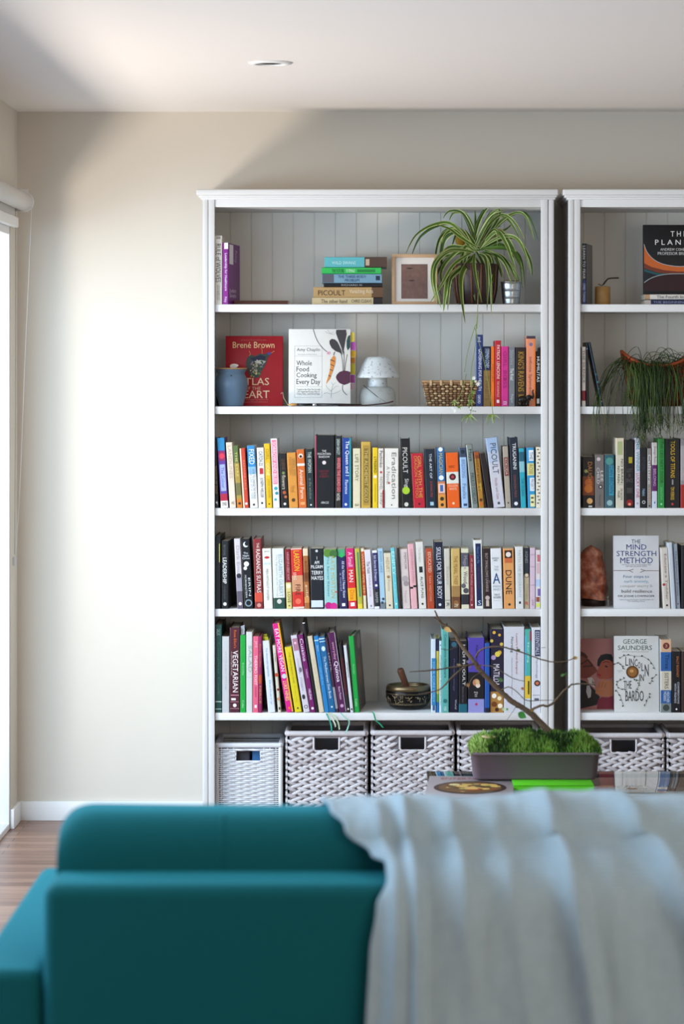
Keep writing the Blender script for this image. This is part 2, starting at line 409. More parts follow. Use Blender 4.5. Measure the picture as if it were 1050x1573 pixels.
stk = [(479, 587, 456, 467, '#d3bd93', 'cream paperback lying at the very bottom of the stack', [('B', .87, 1, '#221b1d'), ('H', 'The other hand', .13, .50, '#4a4034', .22, .75), ('H', 'CHRIS CLEAVE', .56, .85, '#3a3530', .28, .72)]),
 (481, 587.5, 440, 456, '#c29b66', 'tan paperback with large dark lettering, second from the stack bottom', [('B', .84, 1, '#6b4b33'), ('H', 'PICOULT', .07, .46, '#3a2c22', .2, .7), ('H', 'Vanishing Acts', .52, .86, '#ecdcc0', .3, .8)]),
 (497, 587, 434, 440, '#17171a', 'thin black paperback between the tan and pale blue stacked ones', [('H', 'RICHARD III', .3, .65, '#a8a8a8', .3, .75)]),
 (494, 586, 420, 434, '#6f93a8', 'pale blue science fiction paperback below the bright green one', [('R', .01, .2, .05, .95, '#54555e'), ('H', 'THE THREE-BODY\nPROBLEM', .27, .74, '#1f3b6a', .15, .85), ('R', .9, .97, .3, .8, '#1e2c40')]),
 (493.5, 585, 410.2, 420, '#2fae51', 'bright green paperback just under the stack top', [('H', 'THE FUTURE', .17, .38, '#0f3a1e', .2, .75), ('H', 'IS FEMALE', .42, .56, '#c8f0cc', .25, .75), ('R', .6, .9, .25, .7, '#1c7a38')]),
 (498, 594, 394, 410.2, '#58aab0', 'turquoise paperback with brown picture corner, topmost of the stack', [('B', .64, 1, '#4b382e'), ('H', 'WILD SWANS', .12, .5, '#bfe2e0', .3, .6), ('R', .66, .72, .2, .8, '#b9a088')])]
z = zb
for i, (x0, x1, ya, yb, c, lb, its) in enumerate(stk):
    lying(z, x0, x1, ya, yb, c, lb, its, dp=.125+.004*i, D=9.40+.004*(i % 3), grp=sg)
    z += (yb-ya)*9.40/F+.0002
# second shelf, left bookcase
g2 = 'books standing at the right of the second shelf'
row(ROWY[1], [
 (731.5, 742, 514, 0, '#27356c', 'tall navy', 'with white title', [('T', 'GOVERNING FOR HEALTH', .2, .78, '#dfe4ee', .35, .8), ('T', 'OXFORD', .84, .96, '#e8e8f0', .25, .65), ('T', 'and', .03, .1, '#c8d0e6')], {'side': '#8fa0b4'}),
 (742.5, 754, 532, 0, '#1e2942', 'navy and gold', '', [('B', .40, 1, '#85683a'), ('T', 'STEPHEN COVEY', .04, .36, '#bccbe0', .3, .8), ('T', '7 HABITS', .5, .9, '#6d5430')], {'lab': 'navy book with tan lower spine, between tall navy and orange ones'}),
 (754.5, 760, 532, 0, '#e2701d', 'thin orange', 'with plain spine', [('T', 'MONEY', .3, .6, '#b54c10')]),
 (760.5, 770, 523, 0, '#b3202f', 'crimson', 'with white capitals', [('T', 'PATRICK LENCIONI', .07, .58, '#f0d8d8', .3, .8), ('T', 'THE ADVANTAGE', .62, .86, '#e7b4b4', .35, .7), ('R', .9, .95, .3, .7, '#f0e0e0')]),
 (770.5, 781.5, 532, 0, '#c72f83', 'bright pink', 'with embossed emblem', [('T', 'GIRL BOSS', .08, .7, '#a01e66'), ('O', .55, .25, '#9c1c60'), ('T', 'XX', .91, .98, '#f6d8ea')]),
 (782, 791.5, 533, 0, '#75797e', 'plain grey', 'with white title', [('T', 'The Road', .36, .56, '#e6e6e6'), ('T', 'Penguin', .8, .94, '#c5c7ca'), ('T', 'Stories', .05, .3, '#a0a4a8')]),
 (792.5, 808, 533.5, 0, '#251a18', 'dark brown', 'with gold lettering', [('R', .06, .98, .2, .88, '#3a2716'), ('T', "KING'S RAVENS", .08, .75, '#a8812c', .25, .85), ('R', .8, .95, .3, .8, '#8a6a28')]),
 (809, 823, 516, 0, '#dd8a66', 'salmon', 'with curly print', [('B', 0, .04, '#43333b'), ('R', .05, 1, .82, 1, '#e0742c'), ('T', 'Infinite Splendours', .3, .9, '#8c4433', .2, .6), ('O', .12, .2, '#7a6a8a')]),
 (823.8, 830.5, 539.5, 0, '#1b1514', 'narrow black', 'with white capitals', [('T', 'HUMILITAS', .1, .56, '#e9e6e0', .2, .85), ('R', .86, .95, .2, .8, '#d8d4cc')]),
], 'second left shelf', g2, Y=-.308)
# third shelf, left bookcase
row(ROWY[2], [
 (330, 338, 673, -3, '#1d1b1d', 'narrow black', 'with gold foot lettering', [('T', 'SHADOW OF GOLD', .4, .8, '#a98a4e'), ('T', 'f', .9, .96, '#ddd')]),
 (339, 350.5, 673, -6, '#5a3c8e', 'blue and purple', 'with red disc', [('B', 0, .18, '#2b7fae'), ('B', .80, .9, '#a6243e'), ('B', .9, 1, '#e6ddd8'), ('R', .19, .33, .05, .95, '#8a2858'), ('O', .26, .38, '#d43a4c'), ('R', .38, .76, .15, .85, '#9aa6d2'), ('T', 'The Colour', .42, .72, '#4a3c88', .3, .7), ('H', 'ONE', .92, .97, '#333', .2, .8)]),
 (352.6, 363, 680, -6, '#d8c8b4', 'pale beige', 'with faint title', [('T', 'LANDLINES', .05, .55, '#b59e88', .25, .75), ('T', 'w', .9, .95, '#8a7060')]),
 (364, 372.5, 685, -7, '#a38b3e', 'green and gold', 'with orange foot', [('B', 0, .28, '#55693a'), ('B', .6, .8, '#6e6a3c'), ('B', .86, 1, '#c87428'), ('T', 'THE EYRE', .1, .5, '#d8c878', .3, .7), ('O', .93, .25, '#40301c')]),
 (373.5, 382, 689, -6, '#bf4330', 'red', 'with cream edge', [('R', 0, 1, 0, .25, '#e2cdb0'), ('T', 'REMARKABLE', .2, .7, '#e08060', .5, .8), ('O', .93, .22, '#f0e0d8', .6)]),
 (384, 396, 685, -5, '#dfdcd6', 'blue topped white', 'with bold capitals', [('B', 0, .34, '#3383ba'), ('B', .34, .46, '#86b2d2'), ('T', 'FIXED', .06, .3, '#eef4f8', .2, .85), ('T', 'HOW TO CHANGE THE WORLD', .38, .86, '#555c66', .5, .8), ('T', 'ONE LIFE AT A TIME', .38, .86, '#7a9ac0', .2, .4), ('O', .95, .15, '#333')]),
 (397, 408, 688, -3, '#dcdad4', 'white', 'with red mark', [('T', 'CATCH-22', .06, .3, '#2a2a2c', .25, .75), ('R', .34, .44, .3, .8, '#b82c34'), ('T', 'JOSEPH HELLER', .5, .83, '#2a2a2c', .25, .75), ('O', .92, .15, '#222')]),
 (409, 418, 682, -4, '#ddb31f', 'mustard yellow', 'with pale title', [('T', 'GIRL', .08, .26, '#a8841a'), ('T', 'GONE', .3, .5, '#f3e3a4'), ('T', 'JANE HARPER', .55, .85, '#b8901c'), ('O', .94, .14, '#5a3c10')]),
 (419.5, 429.5, 674, -4, '#e3e0e0', 'pink and white', 'with teal leaves', [('R', .02, .66, .1, .8, '#e77a92'), ('T', 'SORROW AND BLISS', .05, .64, '#f6e2e4', .2, .7), ('O', .72, .28, '#3f9aa0'), ('O', .79, .25, '#2f8390', .6), ('O', .88, .22, '#4aa0a6', .4)]),
 (432, 443, 697, -4, '#1d1a1b', 'short black', 'with floral spine', [('T', 'QUEENIE', .1, .3, '#6a4a30'), ('O', .36, .2, '#7a8a4a'), ('T', 'flowers', .4, .66, '#c9bca8'), ('O', .72, .25, '#a8522e'), ('O', .8, .2, '#b86a3a', .65), ('O', .93, .18, '#e6e6e6')]),
 (444, 458, 696, -4, '#cf8c3a', 'light orange', 'with round badge', [('T', 'NINETEEN', .08, .4, '#a8702c', .2, .5), ('T', 'GREEN EYES', .1, .42, '#8a6a34', .55, .85), ('T', 'Novel', .6, .72, '#b0742c'), ('O', .86, .2, '#4a3418')]),
 (459, 471, 691, -4, '#c9652a', 'burnt orange', 'with white stripe', [('B', .24, .28, '#efe3d4'), ('O', .11, .3, '#e9d8c8'), ('O', .12, .18, '#2c1c16'), ('T', 'Animal Farm', .34, .84, '#f2dcc4', .25, .75), ('R', .9, .95, .2, .8, '#e09a5c')]),
 (472, 483, 690, -3, '#1f2b2c', 'dark green', 'with pale title', [('T', 'THE WOMAN', .05, .4, '#c9cfc8', .25, .75), ('T', 'in the window', .5, .85, '#748078', .3, .7), ('O', .95, .12, '#ddd')]),
 (484, 513.5, 669, 0, '#14171b', 'very thick black', 'with crimson edge', [('R', 0, 1, 0, .045, '#c9405e'), ('H', 'THE\nMOUNTAIN\nSHADOW', .2, .31, '#d9d6d2', .12, .8), ('O', .375, .1, '#d9c8c8', .46), ('H', 'GREGORY\nDAVID\nROBERTS', .48, .58, '#7e2230', .2, .72), ('H', 'ABACUS', .91, .94, '#d0d0d0', .3, .7)], {'d': .24, 'hard': True}),
 (514.5, 524, 670, 0, '#2b2423', 'slim dark', 'with pink capitals', [('B', 0, .28, '#242b2c'), ('T', 'SARAH BAILEY', .04, .26, '#c2c8c4'), ('R', .3, .78, .3, .9, '#8a2836'), ('T', 'WHERE THE DEAD GO', .3, .78, '#d88c8c', .3, .85), ('T', 'NOVEL', .8, .9, '#e0d8cc')]),
 (525.5, 539, 673, 0, '#20408a', 'royal blue', 'with teal edge', [('R', 0, 1, .8, 1, '#2e8a8e'), ('T', 'The Queen and I', .04, .54, '#eef2f8', .3, .78), ('T', 'Florence', .6, .8, '#dfe6f4', .3, .65), ('O', .95, .15, '#d8e0f0', .4)]),
 (542, 553.5, 689, 0, '#d5cbac', 'dull cream', 'with grey capitals', [('T', 'LIFE STORY', .1, .55, '#7e785e', .25, .7), ('T', 'a', .93, .97, '#7e785e')]),
 (554.5, 569, 679, 0, '#c29f45', 'gold framed', 'with inner panel', [('R', .05, .96, .2, .85, '#a8853a'), ('R', .1, .92, .3, .75, '#7b642c'), ('T', 'THE ALCHEMIST GOLD', .12, .9, '#d6bd6c', .35, .7)]),
 (572, 580, 688, 0, '#e0bc1c', 'narrow yellow', 'with dark script', [('T', 'LYREBIRD', .15, .42, '#5a4a14'), ('O', .48, .3, '#f2f0e0'), ('R', .6, .9, .4, .6, '#c4a016')]),
 (580.8, 589, 689, 0, '#d9d0c4', 'narrow white', 'with red dot', [('T', 'Pachinko', .04, .32, '#4c4846', .2, .8), ('O', .4, .22, '#b83a3e'), ('T', 'NOVEL', .48, .7, '#8a827c'), ('R', .7, 1, .75, 1, '#a8383a'), ('T', 'lady', .75, .95, '#8a827c')]),
 (590.5, 612, 689, 0, '#dfdad0', 'wide white', 'with fine script', [('T', 'Eradication', .07, .85, '#7a756c', .5, .82), ('T', 'A Novel', .3, .6, '#9a9488', .12, .35), ('O', .58, .08, '#b8503c', .3), ('O', .95, .05, '#333')]),
 (617.5, 632, 674, -3, '#18181a', 'tall black', 'with green sticker', [('T', 'PICOULT', .13, .5, '#d4cfc8', .2, .7), ('T', 'Sing', .58, .7, '#cfcabf'), ('O', .75, .4, '#9fc32f', .45), ('O', .95, .22, '#cfcabf', .45)], {'hard': True}),
 (635, 653, 697, -4, '#b41e31', 'red', 'with yellow title', [('T', 'GIRL WITH THE', .05, .82, '#d29a40', .52, .82), ('T', 'DRAGON TATTOO', .05, .82, '#c98838', .22, .48), ('O', .93, .1, '#4a1018')]),
 (654.5, 670, 690, -3, '#1b2430', 'blue-black', 'with small white capitals', [('T', 'THE ART OF', .08, .5, '#d6dade', .45, .68), ('T', 'RUNNING FREE', .55, .82, '#9a3c38', .45, .68), ('R', .9, .96, .4, .75, '#9cc0d0')]),
 (673, 685, 688, -3, '#28649c', 'blue', 'with orange patterned foot', [('B', .56, .78, '#c47a54'), ('B', .78, 1, '#d8903e'), ('O', .03, .28, '#e9eef0'), ('T', 'MAGICIAN', .09, .44, '#c2b25c', .25, .75), ('O', .5, .32, '#dfe6ea'), ('R', .6, .75, .1, .9, '#e3c2b4'), ('R', .62, .73, .3, .7, '#3c62a0'), ('O', .85, .25, '#3a2a1c'), ('O', .95, .2, '#3a2a1c')]),
 (687, 706, 696, -3, '#df5c14', 'vivid orange', 'with pale middle band', [('B', .35, .56, '#d6d8cc'), ('H', 'NYC', .23, .28, '#74300e', .25, .7), ('O', .44, .27, '#4a1c24'), ('O', .44, .12, '#b03c48'), ('H', 'COLSON\nWHITE', .58, .68, '#f4cfb0', .12, .88), ('O', .92, .1, '#f0c8a0')]),
 (709, 719.5, 688, -4, '#9cbadb', 'pale blue', 'with dark head', [('B', 0, .16, '#38445c'), ('O', .07, .3, '#1d2434'), ('T', 'BIRDSONG', .2, .5, '#5d7ea8', .25, .75), ('T', 'Faulks', .6, .85, '#5d7ea8', .25, .75), ('R', .93, .97, .3, .8, '#2a3c60')]),
 (724.5, 734, 684, -9, '#79837e', 'grey-green', 'with black title', [('R', 0, 1, 0, .12, '#d5dad2'), ('T', 'Maya', .07, .26, '#23282a', .2, .8), ('T', 'PAULO COELHO', .45, .94, '#23282a', .3, .8)]),
 (735.5, 748.5, 695, -8, '#a8762c', 'bronze yellow', 'with tangled print', [('B', 0, .12, '#9c4c24'), ('T', 'Bottersnikes', .06, .7, '#5c3a18', .2, .8), ('R', .55, .7, .2, .8, '#cba23a'), ('O', .86, .3, '#5a3014'), ('O', .93, .3, '#c4601f')]),
 (749, 757.5, 697, -13, '#241a1b', 'dark maroon', 'with bare spine', []),
 (757.8, 775.5, 673.5, -12, '#c5c3cb', 'tall lilac grey', 'with large title', [('B', 0, .2, '#9ab0cc'), ('B', .2, .36, '#b3bccc'), ('T', 'PICOULT', .08, .52, '#4d5466', .3, .8), ('T', 'Handle with Care', .58, .88, '#a8808c', .35, .6), ('O', .94, .12, '#44485a')], {'hard': True}),
 (776.6, 785, 686, -5, '#a59b8c', 'slim taupe', 'with red panel', [('R', .18, .48, .1, .85, '#7a2e2c'), ('T', 'KOKODA', .2, .46, '#d0c4b4'), ('O', .92, .15, '#332c28')]),
 (786, 799, 672.5, -4.5, '#1b2433', 'tall midnight blue', 'with white capitals', [('T', 'TRUGANINI', .08, .45, '#e6e8ea', .35, .75), ('T', 'CASSANDRA PYBUS', .53, .85, '#8a5048', .35, .62), ('O', .94, .22, '#dfe2e6')]),
 (799.6, 808, 689, -3.5, '#2aa0b0', 'turquoise', 'with small grey panel', [('B', .06, .22, '#1d5c70'), ('B', .22, .4, '#84b8c4'), ('T', 'THE OCEAN', .5, .8, '#1a6a7c')]),
 (810.5, 822, 688, -2.5, '#2e8fbe', 'sky blue', 'with white title blocks', [('R', .04, .22, .3, .95, '#e3e8ec'), ('T', 'THE', .07, .2, '#6a6e74', .4, .85), ('R', .26, .46, .05, .95, '#dccf82'), ('T', 'ROSE', .28, .44, '#707050', .3, .8), ('R', .5, .72, .35, .95, '#dfe4e8'), ('T', 'PROJECT', .52, .7, '#6a6e74', .4, .85), ('R', .78, .98, .35, .95, '#e2dca0'), ('T', 'II', .82, .92, '#404030', .45, .8)]),
 (823, 830.3, 687, 0, '#d9d0bd', 'cream patterned', 'with diagonal dark dashes', [('R', .03+i*.055, .05+i*.055, .2+.25*(i % 2), .6+.25*(i % 2), '#5a5044') for i in range(17)]),
], 'third left shelf', 'books along the third shelf of the left bookcase')
# fourth shelf, left bookcase
row(ROWY[3], [
 (329.8, 338.8, 824, 0, '#18191a', 'deep black', 'with lime stripe', [('R', .1, .36, .7, .85, '#b4b43c')], {'d': .26}),
 (339.8, 350.5, 831, 0, '#141517', 'wide-sided black', 'with slanted white title', [('T', 'BEYOND', .06, .22, '#5a5a5a', .3, .6), ('T', 'LEADERSHIP', .25, .63, '#e4e4e2', .2, .75), ('T', 'WARREN BLANK', .66, .86, '#4c4c4c', .35, .6), ('O', .93, .25, '#d6d6d6')], {'d': .25, 'yaw': -3.5}),
 (364.2, 374.3, 828, -5, '#c9c2c4', 'lilac white', 'with dark foot', [('B', .55, .75, '#94909c'), ('B', .75, 1, '#5c5460'), ('T', 'Dark Emu', .1, .5, '#a89ea2'), ('O', .53, .4, '#2c2a36'), ('O', .93, .26, '#e0dce0')]),
 (375, 389, 828.5, -6, '#14171a', 'glossy black', 'with crescent moon', [('O', .08, .3, '#dfe3e4', .55), ('O', .07, .25, '#14171a', .68), ('H', 'The\nNight\nCircus', .19, .29, '#d6dadc', .1, .9), ('O', .36, .28, '#e6e6e4'), ('O', .42, .2, '#d8d8d6', .35), ('T', 'ERIN', .56, .82, '#c9cccc', .6, .82), ('T', 'MORGENSTERN', .52, .84, '#c9cccc', .22, .42), ('O', .92, .4, '#7c9098'), ('O', .92, .27, '#14171a')]),
 (391.5, 404, 828, -3, '#7e2a2c', 'brick red', 'with white title', [('T', 'THE', .06, .13, '#e0d2c8', .4, .7), ('T', 'RADIANCE SUTRAS', .15, .77, '#ecdfd6', .3, .8), ('B', .77, .9, '#c74c38'), ('O', .95, .25, '#c98e84')], {'d': .2}),
 (405.2, 419, 843, -3, '#dcd8ce', 'white', 'with red lips', [('T', 'a', .04, .06, '#888'), ('O', .15, .28, '#b8242c', .5, .5), ('R', .24, .27, .15, .85, '#b9ccc4'), ('T', 'MEN WITHOUT WOMEN', .34, .86, '#8c8a86', .35, .6)]),
 (420, 438, 843, -2.5, '#d3d6cd', 'pale', 'with dark green foot', [('B', .82, 1, '#28483e'), ('T', 'ELIZABETH GILBERT', .1, .8, '#93aebc', .52, .82), ('T', 'The Signature of All Things', .1, .8, '#b8bcb8', .25, .42), ('O', .88, .2, '#c9c4bc', .5)]),
 (440, 448.5, 844, -3, '#7e1a28', 'slim wine red', 'with yellow foot', [('B', .56, 1, '#cfc07c'), ('T', 'A ROOM OF A GREAT AUNT', .05, .52, '#d8a8a0', .3, .7), ('O', .62, .42, '#e3d9b4'), ('T', 'LOVE', .72, .9, '#6a6034'), ('O', .95, .12, '#222')]),
 (449.5, 467, 843, -3.5, '#c93127', 'red and orange', 'with huge yellow name', [('B', .45, .72, '#c8906a'), ('B', 0, .02, '#e0b0a0'), ('T', 'LARSSON', .04, .37, '#e6b92b', .25, .75), ('T', 'STIEG', .4, .52, '#f2ddcc', .15, .4), ('T', 'FIRE', .6, .78, '#5e2a24', .3, .7), ('O', .88, .25, '#e06a50'), ('R', .97, 1, 0, 1, '#d8c0b0')]),
 (467.8, 475.8, 843, -3, '#a06234', 'mottled brown', 'with cream head', [('B', 0, .12, '#d8c4a4'), ('B', .4, .55, '#744022'), ('B', .8, .9, '#c88a50'), ('T', 'AUSTRALIA', .2, .5, '#6a3c20'), ('T', 'gold', .6, .8, '#e4cfa4')]),
 (477, 497, 843, -1, '#1c1e25', 'thick black', 'with white sticker', [('R', .86, .975, .05, .95, '#c8d2da'), ('H', 'I\nAM\nPILGRIM', .13, .33, '#eeeeee', .06, .96), ('H', 'TERRY\nHAYES', .37, .52, '#eeeeee', .08, .98), ('O', .04, .1, '#ccc')]),
 (498.5, 518.5, 844, -2, '#94c1bf', 'wide aqua', 'with pink blossom foot', [('B', 0, .04, '#6a8a44'), ('O', .07, .3, '#57822e', .3), ('O', .08, .3, '#3d6a34', .75), ('T', 'KATE MORTON', .12, .82, '#b4ab74', .52, .82), ('T', 'The Secret Keeper', .12, .8, '#5a8a98', .2, .4), ('O', .72, .08, '#c96a6a', .9), ('O', .95, .28, '#b41e74', .3), ('O', .96, .28, '#c92a86', .7)]),
 (521.5, 534, 844, -4, '#25254e', 'indigo', 'with green head', [('B', 0, .12, '#4a9a6c'), ('O', .1, .3, '#2fae5c'), ('T', 'All the Visitors I Never Knew', .2, .82, '#dcdff0', .48, .8), ('T', 'a novel', .4, .7, '#b4b8d8', .2, .38), ('R', .91, .96, .3, .7, '#e8e8f0')]),
 (535.5, 548, 843, -5, '#c9246c', 'pink, red and yellow', 'with white name', [('B', .33, .66, '#cf2a2c'), ('B', .66, .87, '#e8a81e'), ('B', .87, 1, '#cc2436'), ('T', 'A Small', .06, .3, '#f2c8dc'), ('T', 'MAN', .36, .56, '#f0dcdc'), ('T', 'Dice', .69, .85, '#d86a1c'), ('R', .9, .96, .25, .75, '#f0e0e0')]),
 (549.6, 557.2, 843, -5, '#b3ae3c', 'slim lime', 'with teal line', [('R', .06, .8, .4, .7, '#3c7c70'), ('B', .92, 1, '#dcc63c')]),
 (557.8, 564.2, 843, -4, '#c2502e', 'rust', 'with cream foot', [('B', .78, 1, '#e2d6ac'), ('B', 0, .05, '#e6d8b8'), ('T', 'WHAT WE SEE', .08, .75, '#e8b87c', .2, .8)]),
 (565.2, 575, 845, -6, '#d5cfd6', 'soft lilac', 'with thin marks', [('T', 'The Yield', .2, .4, '#4c464e', .2, .7), ('T', 'TARA JUNE', .42, .8, '#b08c98', .3, .6), ('R', .94, .97, .4, .6, '#777')]),
 (575.4, 583, 846, -4, '#2e2c5e', 'purple-blue', 'with white head', [('B', 0, .04, '#dfe0e6'), ('B', .66, .96, '#24272e'), ('T', 'Salt Secrets & Dreams', .08, .52, '#dcdcf0', .25, .75), ('O', .6, .25, '#e6e6ea'), ('T', 'NAPIER', .72, .9, '#aaa'), ('B', .96, 1, '#dde')]),
 (584, 592.5, 843, -4.5, '#9fbfd2', 'ice blue', 'with dark speckled foot', [('T', 'ECHO LAKE', .05, .4, '#5c84a8', .3, .7), ('B', .9, 1, '#707c84'), ('O', .84, .25, '#3a4450', .6), ('O', .9, .25, '#3a4450', .4)]),
 (593.2, 605, 850, -4, '#d3c8ae', 'eggshell', 'with copper star', [('T', 'HENRY', .08, .35, '#b8a080', .2, .7), ('O', .43, .22, '#96744c'), ('T', 'Poems', .48, .68, '#a89878', .35, .65), ('O', .94, .14, '#333')]),
 (605.8, 612, 842, -6, '#63bcc4', 'light turquoise', 'with white capitals', [('T', 'EMPTY', .06, .45, '#bfe8ea', .15, .85), ('T', 'Tegan', .55, .8, '#a8dcdf', .3, .7), ('O', .92, .2, '#d8f0f0')]),
 (612.6, 617, 842, -4, '#2a2324', 'thin charcoal', 'with worn spine', []),
 (618.5, 630.5, 844, -5, '#cdbfba', 'dusty rose', 'with grey smoke print', [('T', 'MEMOIR', .06, .34, '#7c7072', .5, .8), ('O', .5, .4, '#a89c9c'), ('O', .58, .35, '#97898a', .6), ('T', 'Novel', .7, .9, '#b4a49f', .3, .6)]),
 (631.8, 641.3, 836, -6, '#dba6ac', 'pastel pink', 'with black ticks', [('T', 'CONVERSATIONS', .08, .6, '#b08088', .4, .7), ('R', .66, .69, .0, .45, '#1d1a1c'), ('R', .64, .67, .5, 1, '#1d1a1c')]),
 (643.2, 655, 833, -5.5, '#d6d2ca', 'off-white', 'with small black square', [('T', 'The Erratics', .08, .3, '#b8b2aa', .3, .6), ('R', .37, .46, .3, .75, '#23272c'), ('T', 'ALICE PUNG', .52, .84, '#2a2a2c', .4, .7), ('O', .93, .14, '#222')]),
 (656.5, 667.3, 843, -3.5, '#aa4426', 'brick orange', 'with cream title', [('T', 'EDUCATED', .06, .4, '#e4c4b0', .3, .75), ('T', 'TARA WESTOVER', .45, .88, '#d49a80', .35, .65)]),
 (669, 682.3, 833, -3, '#1a1d30', 'tall inky', 'with white handwriting', [('T', 'SKILLS FOR YOUR BODY', .08, .85, '#d8dce6', .25, .78), ('O', .94, .16, '#cfd4e0')]),
 (683.5, 692, 843, -1.8, '#c6c0b2', 'stone grey', 'with lined foot', [('B', .85, .87, '#9a948a'), ('T', 'Essays', .3, .6, '#b0a898'), ('T', 'R', .9, .96, '#555')]),
 (693.5, 707, 843, -1, '#c7a664', 'sandy gold', 'with brown foot', [('B', .62, .8, '#9c7848'), ('B', .8, 1, '#6b452a'), ('R', 0, .6, 0, .12, '#e0cb84'), ('T', 'THE PEARL THIEF', .12, .6, '#8c6230', .3, .7), ('O', .9, .28, '#8c6038'), ('T', 'PN', .92, .97, '#e0cfa8')]),
 (708.5, 720.5, 843, -1, '#d3ceb4', 'cream and dark', 'with tree silhouette', [('B', .07, .3, '#54525c'), ('B', .76, .93, '#2c2c32'), ('T', 'Magpie', .12, .34, '#9896a0'), ('T', 'Wood', .38, .58, '#4c4a4e', .3, .8), ('O', .62, .3, '#5c5a60', .3), ('O', .7, .35, '#4a484e', .6)]),
 (721, 728.8, 853, -.5, '#85303a', 'short maroon', 'with pink script', [('T', 'all about Sunday morning', .06, .85, '#d8a0a0', .25, .75), ('O', .93, .2, '#e0b0b0')]),
 (729.6, 742.3, 830, -2.5, '#dcdad4', 'white bordered navy', 'taller than its neighbours', [('R', .05, .96, .2, .84, '#18254c'), ('T', 'Never Let Me', .1, .34, '#5d78ac', .35, .65), ('T', 'ISHIGURO', .4, .7, '#5c3040', .4, .6), ('H', 'S', .88, .945, '#b8cbe2', .36, .7)], {'hard': True}),
 (743, 754.5, 843, -1.8, '#2a1c1e', 'espresso brown', 'with pale small capitals', [('T', 'BOY SWALLOWS UNIVERSE', .08, .72, '#a89a92', .3, .65), ('O', .82, .3, '#bba8a0'), ('R', .86, .96, .3, .7, '#c4b4a8'), ('O', .55, .15, '#5c4440', .8)]),
 (755.5, 772, 843, -2.5, '#dadbdc', 'bright white', 'with big blue letter', [('H', 'PATRICK\nNESS', .15, .21, '#3c4650', .12, .75), ('H', 'THE\nPEN', .29, .37, '#98a2ac', .3, .7), ('H', 'A', .41, .585, '#1f4c80', .14, .82), ('H', 'MAN\nAND', .61, .7, '#9aa8b4', .12, .84), ('H', 'SALLY\nVICKERS', .75, .83, '#33404e', .14, .84), ('H', 'story', .86, .875, '#889', .2, .7)]),
 (774, 790.5, 843, -2, '#d8985a', 'orange sand', 'with wide black title', [('B', 0, .02, '#d4a068'), ('R', .03, .16, .15, .85, '#3c2018'), ('O', .1, .24, '#e4d8cc', .5), ('R', .16, .24, .15, .85, '#c4643a'), ('T', 'DUNE', .36, .76, '#3c2a22', .2, .75), ('O', .93, .12, '#333')]),
 (792, 804, 840, -1, '#d6d6d2', 'pale grey-white', 'with blue lettering', [('T', 'FAITH THE BIOGRAPHY', .06, .82, '#9fb2bc', .35, .7), ('R', .88, .92, .4, .65, '#222')]),
 (804.8, 813, 842, -.6, '#2a3038', 'two-tone black and tan', 'with round picture', [('B', .44, 1, '#b5a488'), ('T', 'AGNES', .05, .25, '#8a8e90'), ('O', .45, .46, '#4c3828'), ('O', .45, .34, '#cfc0a4'), ('T', 'Mungo', .6, .85, '#8c9a6c'), ('H', 'R', .88, .94, '#b04030', .2, .8)]),
 (813.8, 821.8, 842, 0, '#cdb6c4', 'mauve', 'with faint checks', [('R', .1, .12, .1, .9, '#b49cb0'), ('R', .3, .32, .1, .9, '#b49cb0'), ('R', .6, .62, .1, .9, '#b49cb0'), ('T', 'joy', .85, .95, '#8c6c88')]),
 (822.5, 829.8, 845, 0, '#cfc7c6', 'multicoloured', 'at its right end', [('R', .08, .2, .3, .9, '#b8626a'), ('R', .22, .4, .2, .8, '#c8a4a8'), ('B', .5, .62, '#a8b8d0'), ('R', .66, .78, .4, .95, '#6c5a9c'), ('R', .8, .88, .1, .8, '#8c4a34'), ('R', .9, .97, .1, .9, '#c8d060')]),
], 'fourth left shelf', 'books along the fourth shelf of the left bookcase')
